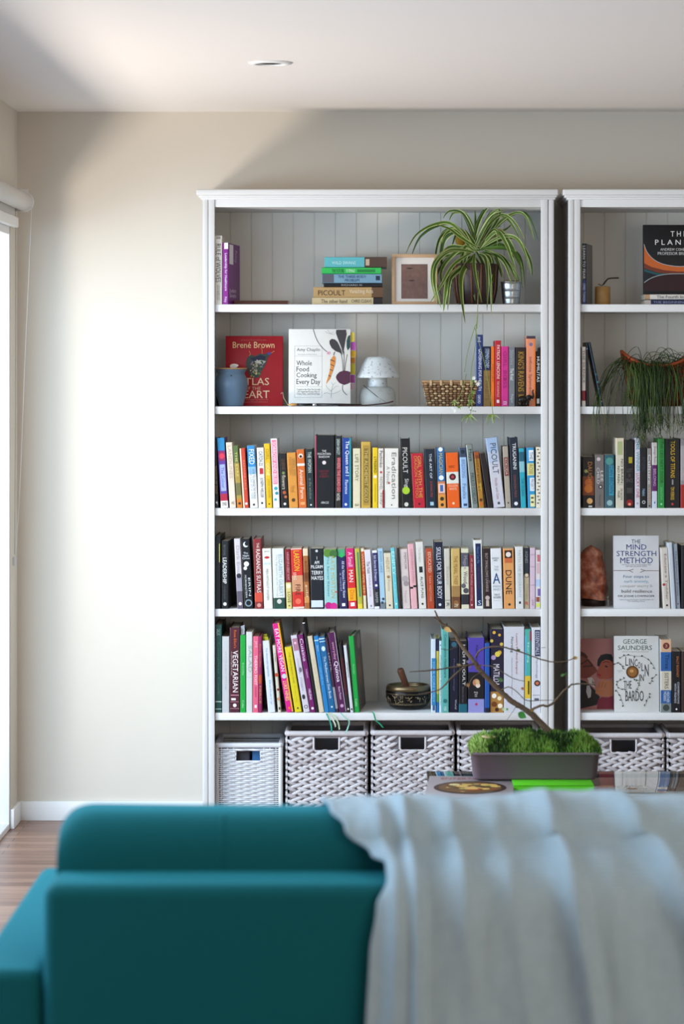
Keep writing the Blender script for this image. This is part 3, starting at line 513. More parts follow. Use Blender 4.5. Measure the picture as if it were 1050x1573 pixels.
# fifth shelf, left bookcase
row(ROWY[4], [
 (330, 340.5, 960, 0, '#244840', 'dark green', 'with pale foot bands', [('T', 'DALLAS', .05, .12, '#9cb0a8'), ('T', 'Complete Cook', .2, .8, '#4c6c60', .3, .7), ('B', .87, .88, '#c4d0c8'), ('B', .955, .962, '#c4d0c8')], {'d': .25}),
 (341, 352, 978, 0, '#bcbcbe', 'light grey', 'with faint title', [('T', 'preserving', .2, .7, '#a4a4ac', .4, .6)], {'d': .23}),
 (352.5, 368, 964.5, 0, '#4a1f2c', 'dark maroon', 'with huge white title', [('T', "Rose Elliot's", .03, .24, '#d86a2c', .42, .68), ('T', 'VEGETARIAN', .27, .76, '#ece4e0', .3, .82), ('T', 'complete', .28, .56, '#c8b8b4', .12, .26), ('R', .79, .8, .1, .9, '#c08890'), ('R', .83, .855, .15, .6, '#e6dcd8'), ('R', .87, .875, .1, .9, '#c08890'), ('O', .915, .18, '#e6dcd8'), ('R', .95, .955, .05, .95, '#c08890')], {'d': .24}),
 (368.7, 377.3, 976, 0, '#1d9a3c', 'emerald green', 'beside a big maroon one', [('T', 'Everyday', .36, .52, '#a8e0b0', .35, .65), ('T', 'Coles', .84, .94, '#b8e8c0', .35, .65)], {'d': .22}),
 (378, 387.5, 971, 0, '#c9cac6', 'plain white', 'with thin green capitals', [('T', 'SALAD', .17, .5, '#8ca898', .35, .85), ('R', .56, .565, .1, .9, '#b0b4b0')], {'d': .22}),
 (388, 396.8, 978, .5, '#d85f7c', 'rose pink', 'with white title', [('T', 'JANE', .06, .15, '#f0b8c4'), ('T', 'THERMO FIXIT', .25, .64, '#f6dce2', .25, .75), ('R', .9, .94, .3, .7, '#f4dce2'), ('R', .66, .8, .4, .6, '#b84460')]),
 (397.3, 402.5, 978, 0, '#8a2058', 'narrow magenta', 'with orange lettering', [('T', 'Rice Noodles', .1, .4, '#c87830'), ('B', .5, .62, '#b04a28'), ('T', 'FIERCE', .65, .88, '#d89040', .2, .8)]),
 (411.6, 422.6, 985, -9.3, '#d0d4d8', 'white', 'with yellow page tabs', [('T', 'The Allotment vegetables', .1, .5, '#6890b0', .3, .62), ('T', 'Bakery', .55, .9, '#8ab0c8', .4, .7)], {'tabs': 1}),
 (426.8, 435.5, 992, -8.5, '#c9c2b2', 'cream', 'with tomato photographs', [('T', 'Loupe', .12, .24, '#4c4a40'), ('O', .44, .62, '#b4482e'), ('O', .66, .4, '#7c1e22', .6), ('O', .8, .5, '#c48a6c'), ('R', .92, .96, .3, .8, '#3c3c3a')]),
 (440, 450.3, 959, -22, '#cf2080', 'hot pink', 'with yellow side', [('R', 0, 1, .82, 1, '#e8b020'), ('T', 'EAT MORE VEGAN', .06, .54, '#f6e6f0', .2, .75), ('O', .595, .36, '#c0c8d4'), ('T', 'LUKE HINES', .65, .87, '#f6d67c', .2, .75), ('O', .955, .2, '#e86a20')], {'side': '#a8821c', 'd': .19}),
 (452.8, 463.5, 995, -16, '#d3c11f', 'acid yellow', 'with small dark title', [('T', 'THE CAKE BREAD WAR', .08, .56, '#8a7c20', .4, .62), ('T', 'Pobody', .6, .85, '#b0a028', .4, .6), ('O', .94, .13, '#333')]),
 (466.3, 476, 977, -20, '#c9c2cb', 'silvery white', 'with pink picture', [('R', .04, .2, .1, .9, '#a8748a'), ('O', .1, .2, '#e4b8c4'), ('T', 'cooking', .3, .5, '#9890a0', .3, .6), ('O', .45, .25, '#6c6470', .6, 1.6), ('O', .8, .25, '#2c2c30', .4, 1.6), ('T', 'Maggie', .55, .72, '#9890a0', .3, .6), ('O', .93, .3, '#2c2c34'), ('O', .93, .2, '#c9c2cb')]),
 (476.8, 484.8, 976, -19.5, '#6e1a5e', 'deep purple', 'with tall white title', [('T', 'Cuisine', .05, .34, '#ecd8e8', .2, .8), ('T', 'THERMO', .44, .56, '#d8b8d0', .35, .65), ('T', 'HELENA', .7, .84, '#f0e0ec', .3, .7), ('O', .95, .25, '#f0e0ec')]),
 (485.2, 489.2, 957, -21, '#1d1b1e', 'tall thin black', 'with white head', [('B', 0, .01, '#e8e8e8')], {'d': .22}),
 (489.7, 498, 978, -18.5, '#cdbfa4', 'linen beige', 'with bare spine', [('T', 'Kinfolk Table', .3, .7, '#c0b094', .4, .6)]),
 (498.4, 505.6, 978, -17, '#2478b4', 'clear blue', 'with pale lettering', [('B', .05, .065, '#a8cce0'), ('T', 'Jamie', .12, .2, '#a8cce0'), ('T', 'cook with me', .4, .64, '#8cc0e0', .35, .65)]),
 (506, 515.5, 979, -17, '#1d5f8e', 'ocean blue', 'with long white title', [('B', .02, .035, '#b8d4e4'), ('B', .06, .07, '#b8d4e4'), ('O', .16, .3, '#c8dce8', .5, 1.4), ('T', 'The Mediterranean Diet Book', .26, .82, '#d0e4f0', .3, .68), ('O', .93, .15, '#c8dce8')]),
 (516, 520.2, 981, -17, '#3c2438', 'plum', 'with grey lower half', [('T', 'LENTIL', .2, .45, '#a894a8'), ('B', .66, .95, '#8c8890')]),
 (521, 531.8, 973, -18, '#4e1b47', 'aubergine', 'with round white title', [('R', 0, 1, .93, 1, '#c0b4c0'), ('T', 'everyday', .12, .34, '#d8a0b8', .3, .72), ('T', 'Quinoa', .36, .62, '#f0e6ee', .2, .85), ('T', 'Rena Patten', .68, .84, '#d8c0d4', .35, .65), ('O', .92, .24, '#c898b8')], {'side': '#6c6468', 'd': .23}),
 (532.8, 537.5, 990, -13, '#241c20', 'narrow dark', 'with maroon band', [('B', .2, .75, '#44161e'), ('O', .95, .3, '#d8d0d0')]),
 (538.2, 543, 992, -11, '#c9ccce', 'narrow white', 'with grey title', [('T', 'simplicity', .25, .48, '#5c6468'), ('O', .95, .3, '#23262a')]),
 (544, 552, 978, -9, '#17943a', 'grass green', 'last of the leaning ones', [('T', 'Everyday', .37, .5, '#9cdca8', .35, .65), ('T', 'Coles', .82, .92, '#b8e8c0', .35, .65)], {'yaw': -4.5, 'side': '#5e5650', 'd': .24}),
], 'fifth left shelf', 'cookbooks along the fifth shelf of the left bookcase')
r, wd, H, dp = LAST[(ROWY[4], 544)]
b = MBm(mat('#8c6c50', .5)); b.poly([(wd+.0005, dp*.5+dp*.28*math.cos(a), H*.5+H*.2*math.sin(a)) for a in [i*math.pi/12 for i in range(24)]]); b.build('cover_picture', r)
b = MBm(mat('#a89c90', .5)); b.poly([(wd+.0005, dp*.62+dp*.25*math.cos(a), H*.88+H*.1*math.sin(a)) for a in [i*math.pi/12 for i in range(24)]]); b.build('cover_picture', r)
r, wd, H, dp = LAST[(ROWY[4], 412)]
for (xa, zz, ya) in ((.002, .010, .03), (.005, .007, .06), (.001, .013, .09), (.007, .008, .02)):
    MBm(mat('#cfcf3c', .6)).box(xa, xa+.012, ya, ya+.0004+.012, H-.004, H+zz).build('page_tab', r)
r, wd, H, dp = LAST[(ROWY[4], 369)]
b = MBm(mat('#c4ccd4', .6)); b.grid(lambda u, v: (.001+u*.012, .015+.006*math.sin(v*3), H-.002+v*.03+.004*u), 3, 6); b.build('ribbon_bookmark', r)
# ribbons of the cookbooks hanging over the shelf edge
rg = 'bookmark ribbons hanging over the fifth shelf edge'
for i, (pts, c, lb) in enumerate([
  ([(500, 1094), (503, 1100), (508, 1113), (509, 1125)], '#2f9c84', 'green bookmark ribbon hanging leftmost over the fifth shelf edge'),
  ([(505, 1095), (509, 1102), (514, 1112), (515, 1117)], '#c4cfb8', 'short pale ribbon hanging right of the leftmost green ribbon'),
  ([(508, 1095), (513, 1100), (519, 1110), (521, 1121)], '#b4cfa8', 'pale green curved ribbon hanging in the middle of the ribbon bunch'),
  ([(523, 1096), (530, 1103), (536, 1108), (534, 1118), (530, 1127)], '#8fbfae', 'curling pale teal ribbon hanging under the grass green cookbook'),
  ([(566, 1093), (573, 1096), (577, 1107), (582, 1111), (588, 1118)], '#1f9a70', 'green ribbon trailing over the shelf left of the singing bowl')]):
    D0 = 9.318; P = [PX(x, y, D0 if y > 1094.5 else 9.34) for x, y in pts]
    for p in P:
        if p.z > Z_(1095, 9.33)-.001: p.z = Z_(1095, 9.33)+.0012
    P = smooth_path(P, 5); t = .0022
    b = MBm(mat(c, .4)); vs = []
    for k, p in enumerate(P): tw = math.sin(k*.5+i)*.6; vs += [p+Vector((-t, -t*tw*.5, 0)), p+Vector((t, t*tw*.5, .0008))]
    b.add(vs, [(2*k, 2*k+1, 2*k+3, 2*k+2) for k in range(len(P)-1)], None, True)
    tag(b.build('ribbon_bookmark'), lb, 'ribbon', rg)
row(ROWY[4], [
 (662, 669, 982, 0, '#c7d4de', 'pale blue', 'with bright blue panel', [('R', .26, .9, .1, 1, '#2c7cae'), ('T', 'YOUR CORE BODY', .3, .86, '#8cc4e4', .3, .8), ('R', .9, .97, .3, .8, '#34568c')], {'side': '#a8c0cc', 'd': .22, 'lab': 'pale blue book with bright blue panel, just right of the singing bowl'}),
 (669.4, 674, 981, 0, '#c9b850', 'slim yellow', 'with navy head', [('B', 0, .17, '#262c44'), ('B', .75, .86, '#6ca048'), ('B', .86, 1, '#2c6cac')]),
 (674.3, 678, 985, 0, '#c4d8dc', 'whitish', 'with teal lettering', [('T', 'Diagnostic Procedures', .2, .9, '#5c94a8', .2, .8), ('O', .06, .3, '#5c94a8')]),
 (678.3, 689, 967, 0, '#58a39c', 'tall sea green', 'with dark capitals', [('T', 'Conservative Healthcare', .06, .58, '#1f4c50', .35, .68), ('O', .86, .3, '#2c6c68', .5), ('T', 'HA', .93, .98, '#bfe0dc')], {'side': '#9cc4c4', 'd': .24}),
 (690.2, 703.8, 985, 0, '#17172a', 'blackish', 'with small blue print', [('T', 'Pharmacology', .25, .7, '#5c5c80', .4, .6), ('T', 'World', .82, .95, '#b8b8c8', .6, .8), ('O', .05, .3, '#2c5c6c')]),
 (704.3, 717.5, 985, 0, '#17161c', 'jet black', 'with tall white name', [('T', 'JODI PICOULT', .04, .62, '#d8d4d0', .35, .75), ('T', 'Between the Lines', .64, .86, '#6c5c60', .4, .62), ('B', .88, 1, '#1f5c6c')]),
 (718.6, 743.8, 980, 0, '#4c3f9c', 'wide violet', 'with black picture middle', [('B', .46, .82, '#18161c'), ('B', .82, 1, '#8c8cc4'), ('T', 'Human Anatomy', .1, .4, '#2c2464', .42, .62), ('O', .6, .22, '#b87c5c'), ('O', .64, .14, '#dcc8b8', .6), ('H', 'Body\nand\nLife', .72, .79, '#e0d8d8', .38, .6), ('O', .89, .08, '#a8305c')], {'d': .24}),
 (744.5, 751.8, 988, 0, '#20509c', 'slim cobalt', 'with dark foot', [('B', .93, 1, '#17203c')]),
 (752.5, 773, 967, 0, '#231c33', 'dark floral', 'with gold and white flowers', [('O', .04, .12, '#d4a83c', .3), ('O', .07, .1, '#d4a83c', .7), ('O', .28, .16, '#c9a038', .7), ('O', .34, .18, '#a88cb8', .25), ('O', .3, .2, '#d8c04c', .55), ('O', .18, .13, '#cdb04c', .85), ('O', .14, .12, '#cdb04c', .12), ('T', 'MATILDA', .42, .68, '#dcd4dc', .25, .7), ('B', .75, 1, '#a87838'), ('O', .8, .18, '#f0e8d8', .3), ('O', .83, .16, '#e8d8b0', .7), ('O', .9, .2, '#6c3c1c', .3), ('O', .92, .18, '#f0e4c8', .75), ('O', .965, .14, '#3c2418', .5)], {'d': .24}),
 (773.8, 805, 963, 0, '#c9c9d0', 'enormous white', 'with red and black title', [('T', "Lewis's Medical-Surgical", .08, .55, '#a84c54', .55, .68), ('T', 'Nursing', .12, .3, '#3c3c44', .3, .46), ('T', 'Assessment and Management', .36, .8, '#8c8c94', .34, .42), ('O', .96, .06, '#6c9c5c', .15)], {'d': .25}),
 (805.8, 815, 967, 0, '#4ea89c', 'two-tone teal', 'with yellow lower third', [('B', .56, .83, '#d8b83c'), ('B', .83, 1, '#c4cccc'), ('R', .08, .55, .0, .2, '#5cb8dc'), ('T', 'Nursing', .16, .4, '#d0ece8', .35, .7), ('R', .02, .14, .8, 1, '#b83c54'), ('R', .62, .78, .5, .75, '#3c3820')]),
 (816.2, 830, 964, 0, '#d0cfd4', 'broad white', 'with dark banner', [('R', .03, .34, .35, .95, '#3c4058'), ('T', 'ESSENTIALS', .05, .32, '#c8ccd8', .45, .85), ('T', 'Psychology', .36, .6, '#7c808c', .4, .7), ('O', .655, .34, '#23201e', .62), ('O', .655, .2, '#c06848', .62), ('R', .79, .8, .1, .9, '#9ca0a8'), ('R', .83, .86, .3, .8, '#54606c')]),
], 'fifth left shelf', 'textbooks right of the singing bowl')
# right bookcase
row(ROWY[0]+.5, [
 (893.5, 900, 374, 0, '#1c191c', 'dark', '', [('B', .6, 1, '#1f2950'), ('T', 'LEARN TO FEAR', .04, .58, '#c0bab4', .2, .8), ('T', 'OMID TOFIGH', .65, .95, '#b0b4c8', .2, .8)], {'yaw': -11, 'side': '#6a6664', 'd': .17, 'lab': 'dark worn book beside the stubby candle, right bookcase top shelf'}),
], '', 'books on the right bookcase')
zb = Z_(ROWY[0]+.5, DS)+.0004
lying(zb, 990, 1120, 460.5, 468, '#1b2348', 'navy paperback lying flat beneath the white one and planet book', [('B', 0, .07, '#b8aca4'), ('H', 'THE BEGINNING OF SCIENCE', .1, .8, '#9098b4', .3, .75)], dp=.15, D=9.36)
lying(zb+8*9.36/F, 990, 1118, 452, 460, '#d4cec6', 'white paperback lying flat directly under the planet book', [('B', 0, .06, '#b08c6c'), ('H', 'The Fourth Industrial Revolution', .14, .9, '#333', .25, .8)], dp=.15, D=9.36)
row(ROWY[1]+.5, [
 (893.3, 900, 533, 0, '#cfc4b8', 'narrow white', '', [('B', .73, .9, '#7c1c24'), ('T', 'THE SILENCE', .05, .6, '#6c5c54', .2, .8)], {'lab': 'narrow white book with red foot band, right bookcase second shelf'}),
 (900.5, 908, 526, -1, '#15171f', 'black', '', [('O', .1, .3, '#7c84a4'), ('T', 'AFTER', .2, .3, '#333a44')], {'lab': 'black book against the narrow white one, right bookcase second shelf'}),
 (907.5, 926.8, 526, -20, '#101724', 'leaning dark blue', '', [('R', 0, .98, 0, .14, '#5c7c9c'), ('O', .5, .4, '#1f6c6c'), ('O', .62, .38, '#2c8c84', .6), ('O', .72, .3, '#1c5c60', .5), ('O', .92, .2, '#c8ccd0')], {'lab': 'leaning dark blue book with teal print left of the hanging rush plant'}),
], '', 'books on the right bookcase')
row(ROWY[2]+.5, [
 (894.3, 913, 702, -.3, '#18110f', 'black and orange', 'with bright burst', [('B', .38, .75, '#6c3418'), ('O', .5, .3, '#a8541c'), ('O', .62, .34, '#b8601c'), ('T', 'DAUGHTER', .1, .7, '#a86c34', .45, .8), ('O', .86, .24, '#d0a060', .6), ('R', .95, .98, .5, .8, '#c8c4c0'), ('O', .28, .14, '#8a8c4c', .3)]),
 (913.6, 928, 699, -.3, '#6d6662', 'taupe grey', 'with white name', [('O', .08, .2, '#c8b8b4', .4), ('T', 'LEE', .3, .5, '#d4d0cc', .6, .88), ('T', 'CHILD', .24, .54, '#d4d0cc', .2, .5), ('O', .6, .22, '#2c2424', .6), ('O', .6, .1, '#d8d4d0', .6), ('T', 'Personal', .75, .95, '#565050', .4, .65)]),
 (928.8, 943.5, 699, -.3, '#2b5a66', 'teal', 'with blue capitals', [('B', .78, 1, '#3a5a64'), ('O', .12, .4, '#4c8c84'), ('R', .2, .76, .45, .95, '#3c8ca4'), ('T', 'DAN BROWN', .22, .72, '#12405c', .5, .9), ('O', .9, .3, '#8cb0b4')]),
 (945.6, 958.3, 673, 0, '#cfc8b4', 'tall cream', 'with black capitals', [('B', 0, .12, '#d8ccb0'), ('T', 'NO BRAIN', .3, .64, '#2c2a28', .6, .88), ('T', 'NO PAIN', .4, .64, '#2c2a28', .18, .44), ('R', .66, .665, .1, .9, '#8c8478'), ('T', 'DR NAOMI\nFISHER', .72, .88, '#4c4844', .2, .8), ('R', .05, .24, .2, .8, '#a8b07c')]),
 (959.5, 973.5, 676, 0, '#181618', 'black', 'with red foot', [('R', .25, .34, .4, .8, '#a89a28'), ('H', 'LOST\nIN\nSPACE', .42, .62, '#5c5858', .15, .85), ('O', .92, .36, '#8c1c20'), ('O', .94, .15, '#e09070'), ('R', .7, .78, .2, .8, '#3c3a3a')]),
 (974.8, 983, 673, 0, '#d0ced4', 'narrow white', 'with teal and red title', [('T', 'THE WINNER', .04, .48, '#2c8c9c', .25, .85), ('T', 'LUCKY ONE', .5, .85, '#a8284c', .25, .85), ('O', .93, .2, '#9c9ca8')]),
 (984, 993, 688, 0, '#15161a', 'narrow charcoal', 'with small white print', [('T', 'ATOMIC', .15, .4, '#3c4048'), ('T', 'Habit', .68, .8, '#8cb0c8'), ('O', .9, .28, '#d0d4d8'), ('O', .9, .18, '#15161a')]),
 (994, 1000.6, 689, 0, '#8c8682', 'grey script', 'with white lettering', [('T', 'Culture', .1, .6, '#dcd8d4', .15, .85), ('T', 'man', .66, .9, '#c09a84'), ('O', .96, .2, '#333')]),
 (1001.3, 1009.2, 680, 0, '#cfc8c2', 'white and purple', 'with banded spine', [('B', .34, .74, '#5c1c5c'), ('B', .74, 1, '#c8ccd8'), ('T', 'Design Rules', .06, .32, '#6c6460'), ('T', 'BELONG', .4, .66, '#c8a8c8'), ('R', .9, .93, .4, .6, '#3c5c9c')]),
 (1010, 1020.3, 674, 0, '#2e8a3f', 'leaf green', 'with dark capitals', [('T', 'THE CEO NEXT DOOR', .04, .64, '#0f3c1c', .35, .78), ('T', 'ELENA BOTELHO', .7, .88, '#6cc07c', .35, .7), ('O', .94, .15, '#8cd89c')]),
 (1021, 1044, 674.5, 0, '#17161a', 'thick black', 'with yellow capitals', [('T', 'TOOLS OF TITANS', .03, .56, '#d4ac2c', .38, .66), ('R', .585, .66, .46, .56, '#8c8c90'), ('T', 'TIM FERRISS', .69, .88, '#d4ac2c', .38, .62), ('O', .94, .08, '#b83c3c')], {'d': .22}),
 (1045, 1062, 674, 0, '#8c8488', 'grey and red', 'cut by the photo edge', [('B', .66, 1, '#9c2820'), ('B', .1, .6, '#a49c9c')]),
], 'third right shelf', 'books on the third shelf of the right bookcase')
row(ROWY[3]+.5, [
 (1019, 1030, 842, -4.5, '#cec6bc', 'cream', '', [('T', 'Educate a Toddler', .1, .85, '#8c6c60', .4, .75), ('O', .6, .2, '#a83840', .2), ('O', .94, .15, '#333')], {'lab': 'cream leaning book touching the blue-titled display book, fourth right shelf'}),
 (1031, 1038, 834, -6, '#c6ccd2', 'pale grey', 'with blank spine', [('R', 0, 1, .8, 1, '#8c98a8')], {'lab': 'pale blank-spined book between the cream and silver leaning ones'}),
 (1038.5, 1045, 836, -5, '#9ca6b2', 'silver', '', [('T', 'The Memory Police', .1, .8, '#4c5c74', .3, .7), ('O', .92, .15, '#333')], {'lab': 'silver book with blue vertical title, leaning, fourth shelf far right'}),
 (1046, 1062, 838, 0, '#1b1c20', 'black', '', [], {'lab': 'black book at the right photo edge on the fourth shelf'}),
], 'fourth right shelf', 'books on the right bookcase')
row(ROWY[4]+.5, [
 (1014.5, 1031.3, 983, 0, '#cfc7b4', 'thick striped', '', [('B', 0, .17, '#cfa888'), ('B', .17, .43, '#2c5c98'), ('B', .69, .87, '#2c5c94'), ('B', .87, 1, '#7c8484'), ('O', .085, .3, '#6c2c28'), ('H', '3', .065, .105, '#c0a08c', .4, .6), ('T', 'Three', .2, .4, '#17305c', .4, .75), ('T', 'SISTERS', .45, .67, '#6c6454', .35, .7), ('T', 'HEATHER', .71, .86, '#d0d8e4', .55, .8), ('T', 'MORRIS', .71, .84, '#d0d8e4', .25, .5), ('O', .93, .3, '#3c4440')], {'side': '#c4c4c4', 'd': .2, 'lab': 'thick cream and blue striped book beside the leafy display book'}),
 (1032, 1045.5, 1001, 0, '#15151c', 'black', '', [('T', 'SALLY ROONEY', .08, .42, '#c87840', .5, .75), ('T', 'CONVERSATIONS', .5, .85, '#c8ccd4', .6, .82), ('T', 'WITH FRIENDS', .52, .84, '#c8ccd4', .25, .48), ('O', .94, .1, '#eee')], {'lab': 'black book with orange and white lettering, fifth right shelf'}),
 (1046.2, 1062, 1001, 0, '#3c2c28', 'brown', '', [], {'lab': 'dark brown book at the photo edge on the fifth shelf'}),
], 'fifth right shelf', 'books on the right bookcase')
# ------------------------------------------------------------------ books shown face on
def face_book(x0, x1, y0, yb, th, D, col, label, items, edge=None, tilt=-4, name='book', pages=True, hard=False):
    """front cover towards the room; items are placed by cover pixels"""
    s = D/F; wd = (x1-x0)*s; ht = (yb-y0)*s/math.cos(R(tilt))
    r = thing(name, ((x0-VX)*s, D+CAMY, Z_(yb, D) if yb not in ROWB else Z_(yb, DS)+.0003), label, 'book', None, (R(tilt), 0, 0))
    m = mat(col, .42, var=.04, vs=40); t = .0022 if hard else .001
    if hard or pages:
        b = MBm(m, mat(edge or col, .5)); b.box(0, wd, 0, t, 0, ht, bev=.0006); b.box(0, wd, th-t, th, 0, ht, bev=.0006); b.box(0, t, t, th-t, 0, ht, m=mat(edge or col, .5)); b.build('cover', r)
        g = .003 if hard else .0005
        MBm(pagem).box(t, wd-g, t+.0001, th-t-.0001, g, ht-g).build('page_block', r)
    k = 0; lay = 0; kx = wd/(x1-x0); kz = ht/(yb-y0)
    def C(px, py, y): return ((px-x0)*kx, y, (yb-py)*kz)
    for it in items:
        y = -.0003-.00007*lay; lay += 1
        if it[0] == 'T':
            _, txt, a, bb, c, d, cc = it
            b = MBm(mat(cc, .5)); b.text(txt, C(a, d, y), ((c-a)*kx, 0, 0), (0, 0, (d-bb)*kz), None)
            b.build(['title', 'author_name', 'lettering'][min(k, 2)], r); k += 1
        elif it[0] == 'P':
            nm, cc, pts = it[1:]; b = MBm(mat(cc, .5))
            bm = bmesh.new(); f = bm.faces.new([bm.verts.new(C(px, py, y)) for px, py in pts]); bmesh.ops.triangulate(bm, faces=[f]); bm.verts.index_update()
            b.add([v.co.copy() for v in bm.verts], [[v.index for v in f.verts] for f in bm.faces]); bm.free(); b.build(nm, r)
        elif it[0] == 'E':
            nm, cc, cx, cy, rx, ry = it[1:7]; an = R(it[7]) if len(it) > 7 else 0; b = MBm(mat(cc, .5))
            b.poly([C(cx+rx*math.cos(t_)*math.cos(an)-ry*math.sin(t_)*math.sin(an), cy+rx*math.cos(t_)*math.sin(an)+ry*math.sin(t_)*math.cos(an), y) for t_ in [i*math.pi/14 for i in range(28)]]); b.build(nm, r)
        elif it[0] == 'L':
            nm, cc, w_, lines = it[1:]; b = MBm(mat(cc, .5))
            for pts in lines:
                P = smooth_path([C(px, py, y) for px, py in pts], 4) if len(pts) > 2 else [Vector(C(px, py, y)) for px, py in pts]
                vs = []
                for i, p in enumerate(P):
                    d = P[min(i+1, len(P)-1)]-P[max(i-1, 0)]; n = Vector((-d.z, 0, d.x)).normalized()*w_*kx/2
                    vs += [p-n, p+n]
                b.add(vs, [(2*i, 2*i+1, 2*i+3, 2*i+2) for i in range(len(P)-1)])
            b.build(nm, r)
    return r, wd, ht, kx, kz
ROWB = (467.5, 624.5, 780.5, 935.5, 1095, 468, 625, 781, 936, 1095.5)
# red display book
leafy = []
rnd = random.Random(3)
for i in range(46):
    cy = rnd.uniform(552, 580); hw = 12-abs(cy-560)*.28; cx = 392+rnd.uniform(-hw, hw)
    leafy.append(('E', 'heart_picture', rnd.choice(['#4f6a3e', '#7c8a50', '#a89c6c', '#2f4a38', '#c4b890', '#6c7c8c', '#8a6a7c']), cx, cy, rnd.uniform(.9, 2.2), rnd.uniform(.8, 1.6), rnd.uniform(0, 180)))
def merge_pics(items, nm):
    return items
def face_pic(r_, its, nm, kx, kz, x0, yb, y):
    b = MBm()
    for it in its:
        _, _, cc, cx, cy, rx, ry, an = it; an = R(an); y -= .00001
        b.poly([((cx+rx*math.cos(t)*math.cos(an)-ry*math.sin(t)*math.sin(an)-x0)*kx, y, (yb-(cy+rx*math.cos(t)*math.sin(an)+ry*math.sin(t)*math.cos(an)))*kz) for t in [i*math.pi/5 for i in range(10)]], mat(cc, .5))
    return b.build(nm, r_)
r, wd, ht, kx, kz = face_book(346, 434, 517, 624.5, .026, 9.47, '#a0131f', 'red hardback displayed face on behind the blue ceramic pot', [
 ('T', 'Brené Brown', 357, 526, 421, 535.5, '#e8c890'), ('T', 'ATLAS', 364, 581.5, 413, 592.5, '#ecc9a4'), ('T', 'OF THE', 375, 595, 400, 600, '#d8a080'), ('T', 'HEART', 362, 601, 413.5, 612.5, '#ecc9a4'),
 ('T', 'Mapping Meaningful Connection and', 366, 614, 411, 616, '#c87868'), ('T', 'the Language of Human Experience', 366, 617.5, 411, 619.5, '#c87868'), ('T', '#1 New York Times bestselling author', 370, 522.5, 409, 524.5, '#c87868'),
 ('L', 'gold_branch', '#c89a5c', .6, [[(380, 550), (384, 545), (382, 540)]]), ('L', 'gold_branch', '#c89a5c', .6, [[(402, 548), (402, 538), (400, 535)]]), ('L', 'gold_branch', '#c89a5c', .6, [[(412, 547), (418, 542), (421, 540)]]),
 ('P', 'heart_picture', '#3a3f38', [(380, 549), (385, 546), (392, 548), (398, 544), (406, 545), (412, 542), (416, 545), (410, 551), (409, 558), (405, 565), (401, 572), (398, 580), (391, 582), (383, 578), (378, 568), (377, 558)]),
 ('P', 'heart_picture', '#1c2038', [(384, 551), (392, 549), (400, 546), (408, 549), (406, 554), (396, 554), (388, 556)]),
 ('P', 'heart_picture', '#b4b0a0', [(390, 556), (400, 554), (408, 556), (404, 560), (394, 559)]),
 ('E', 'heart_picture', '#4c3c7c', 413, 544, 3.2, 2.2)], hard=True)
face_pic(r, leafy, 'heart_picture', kx, kz, 346, 624.5, -.0012)
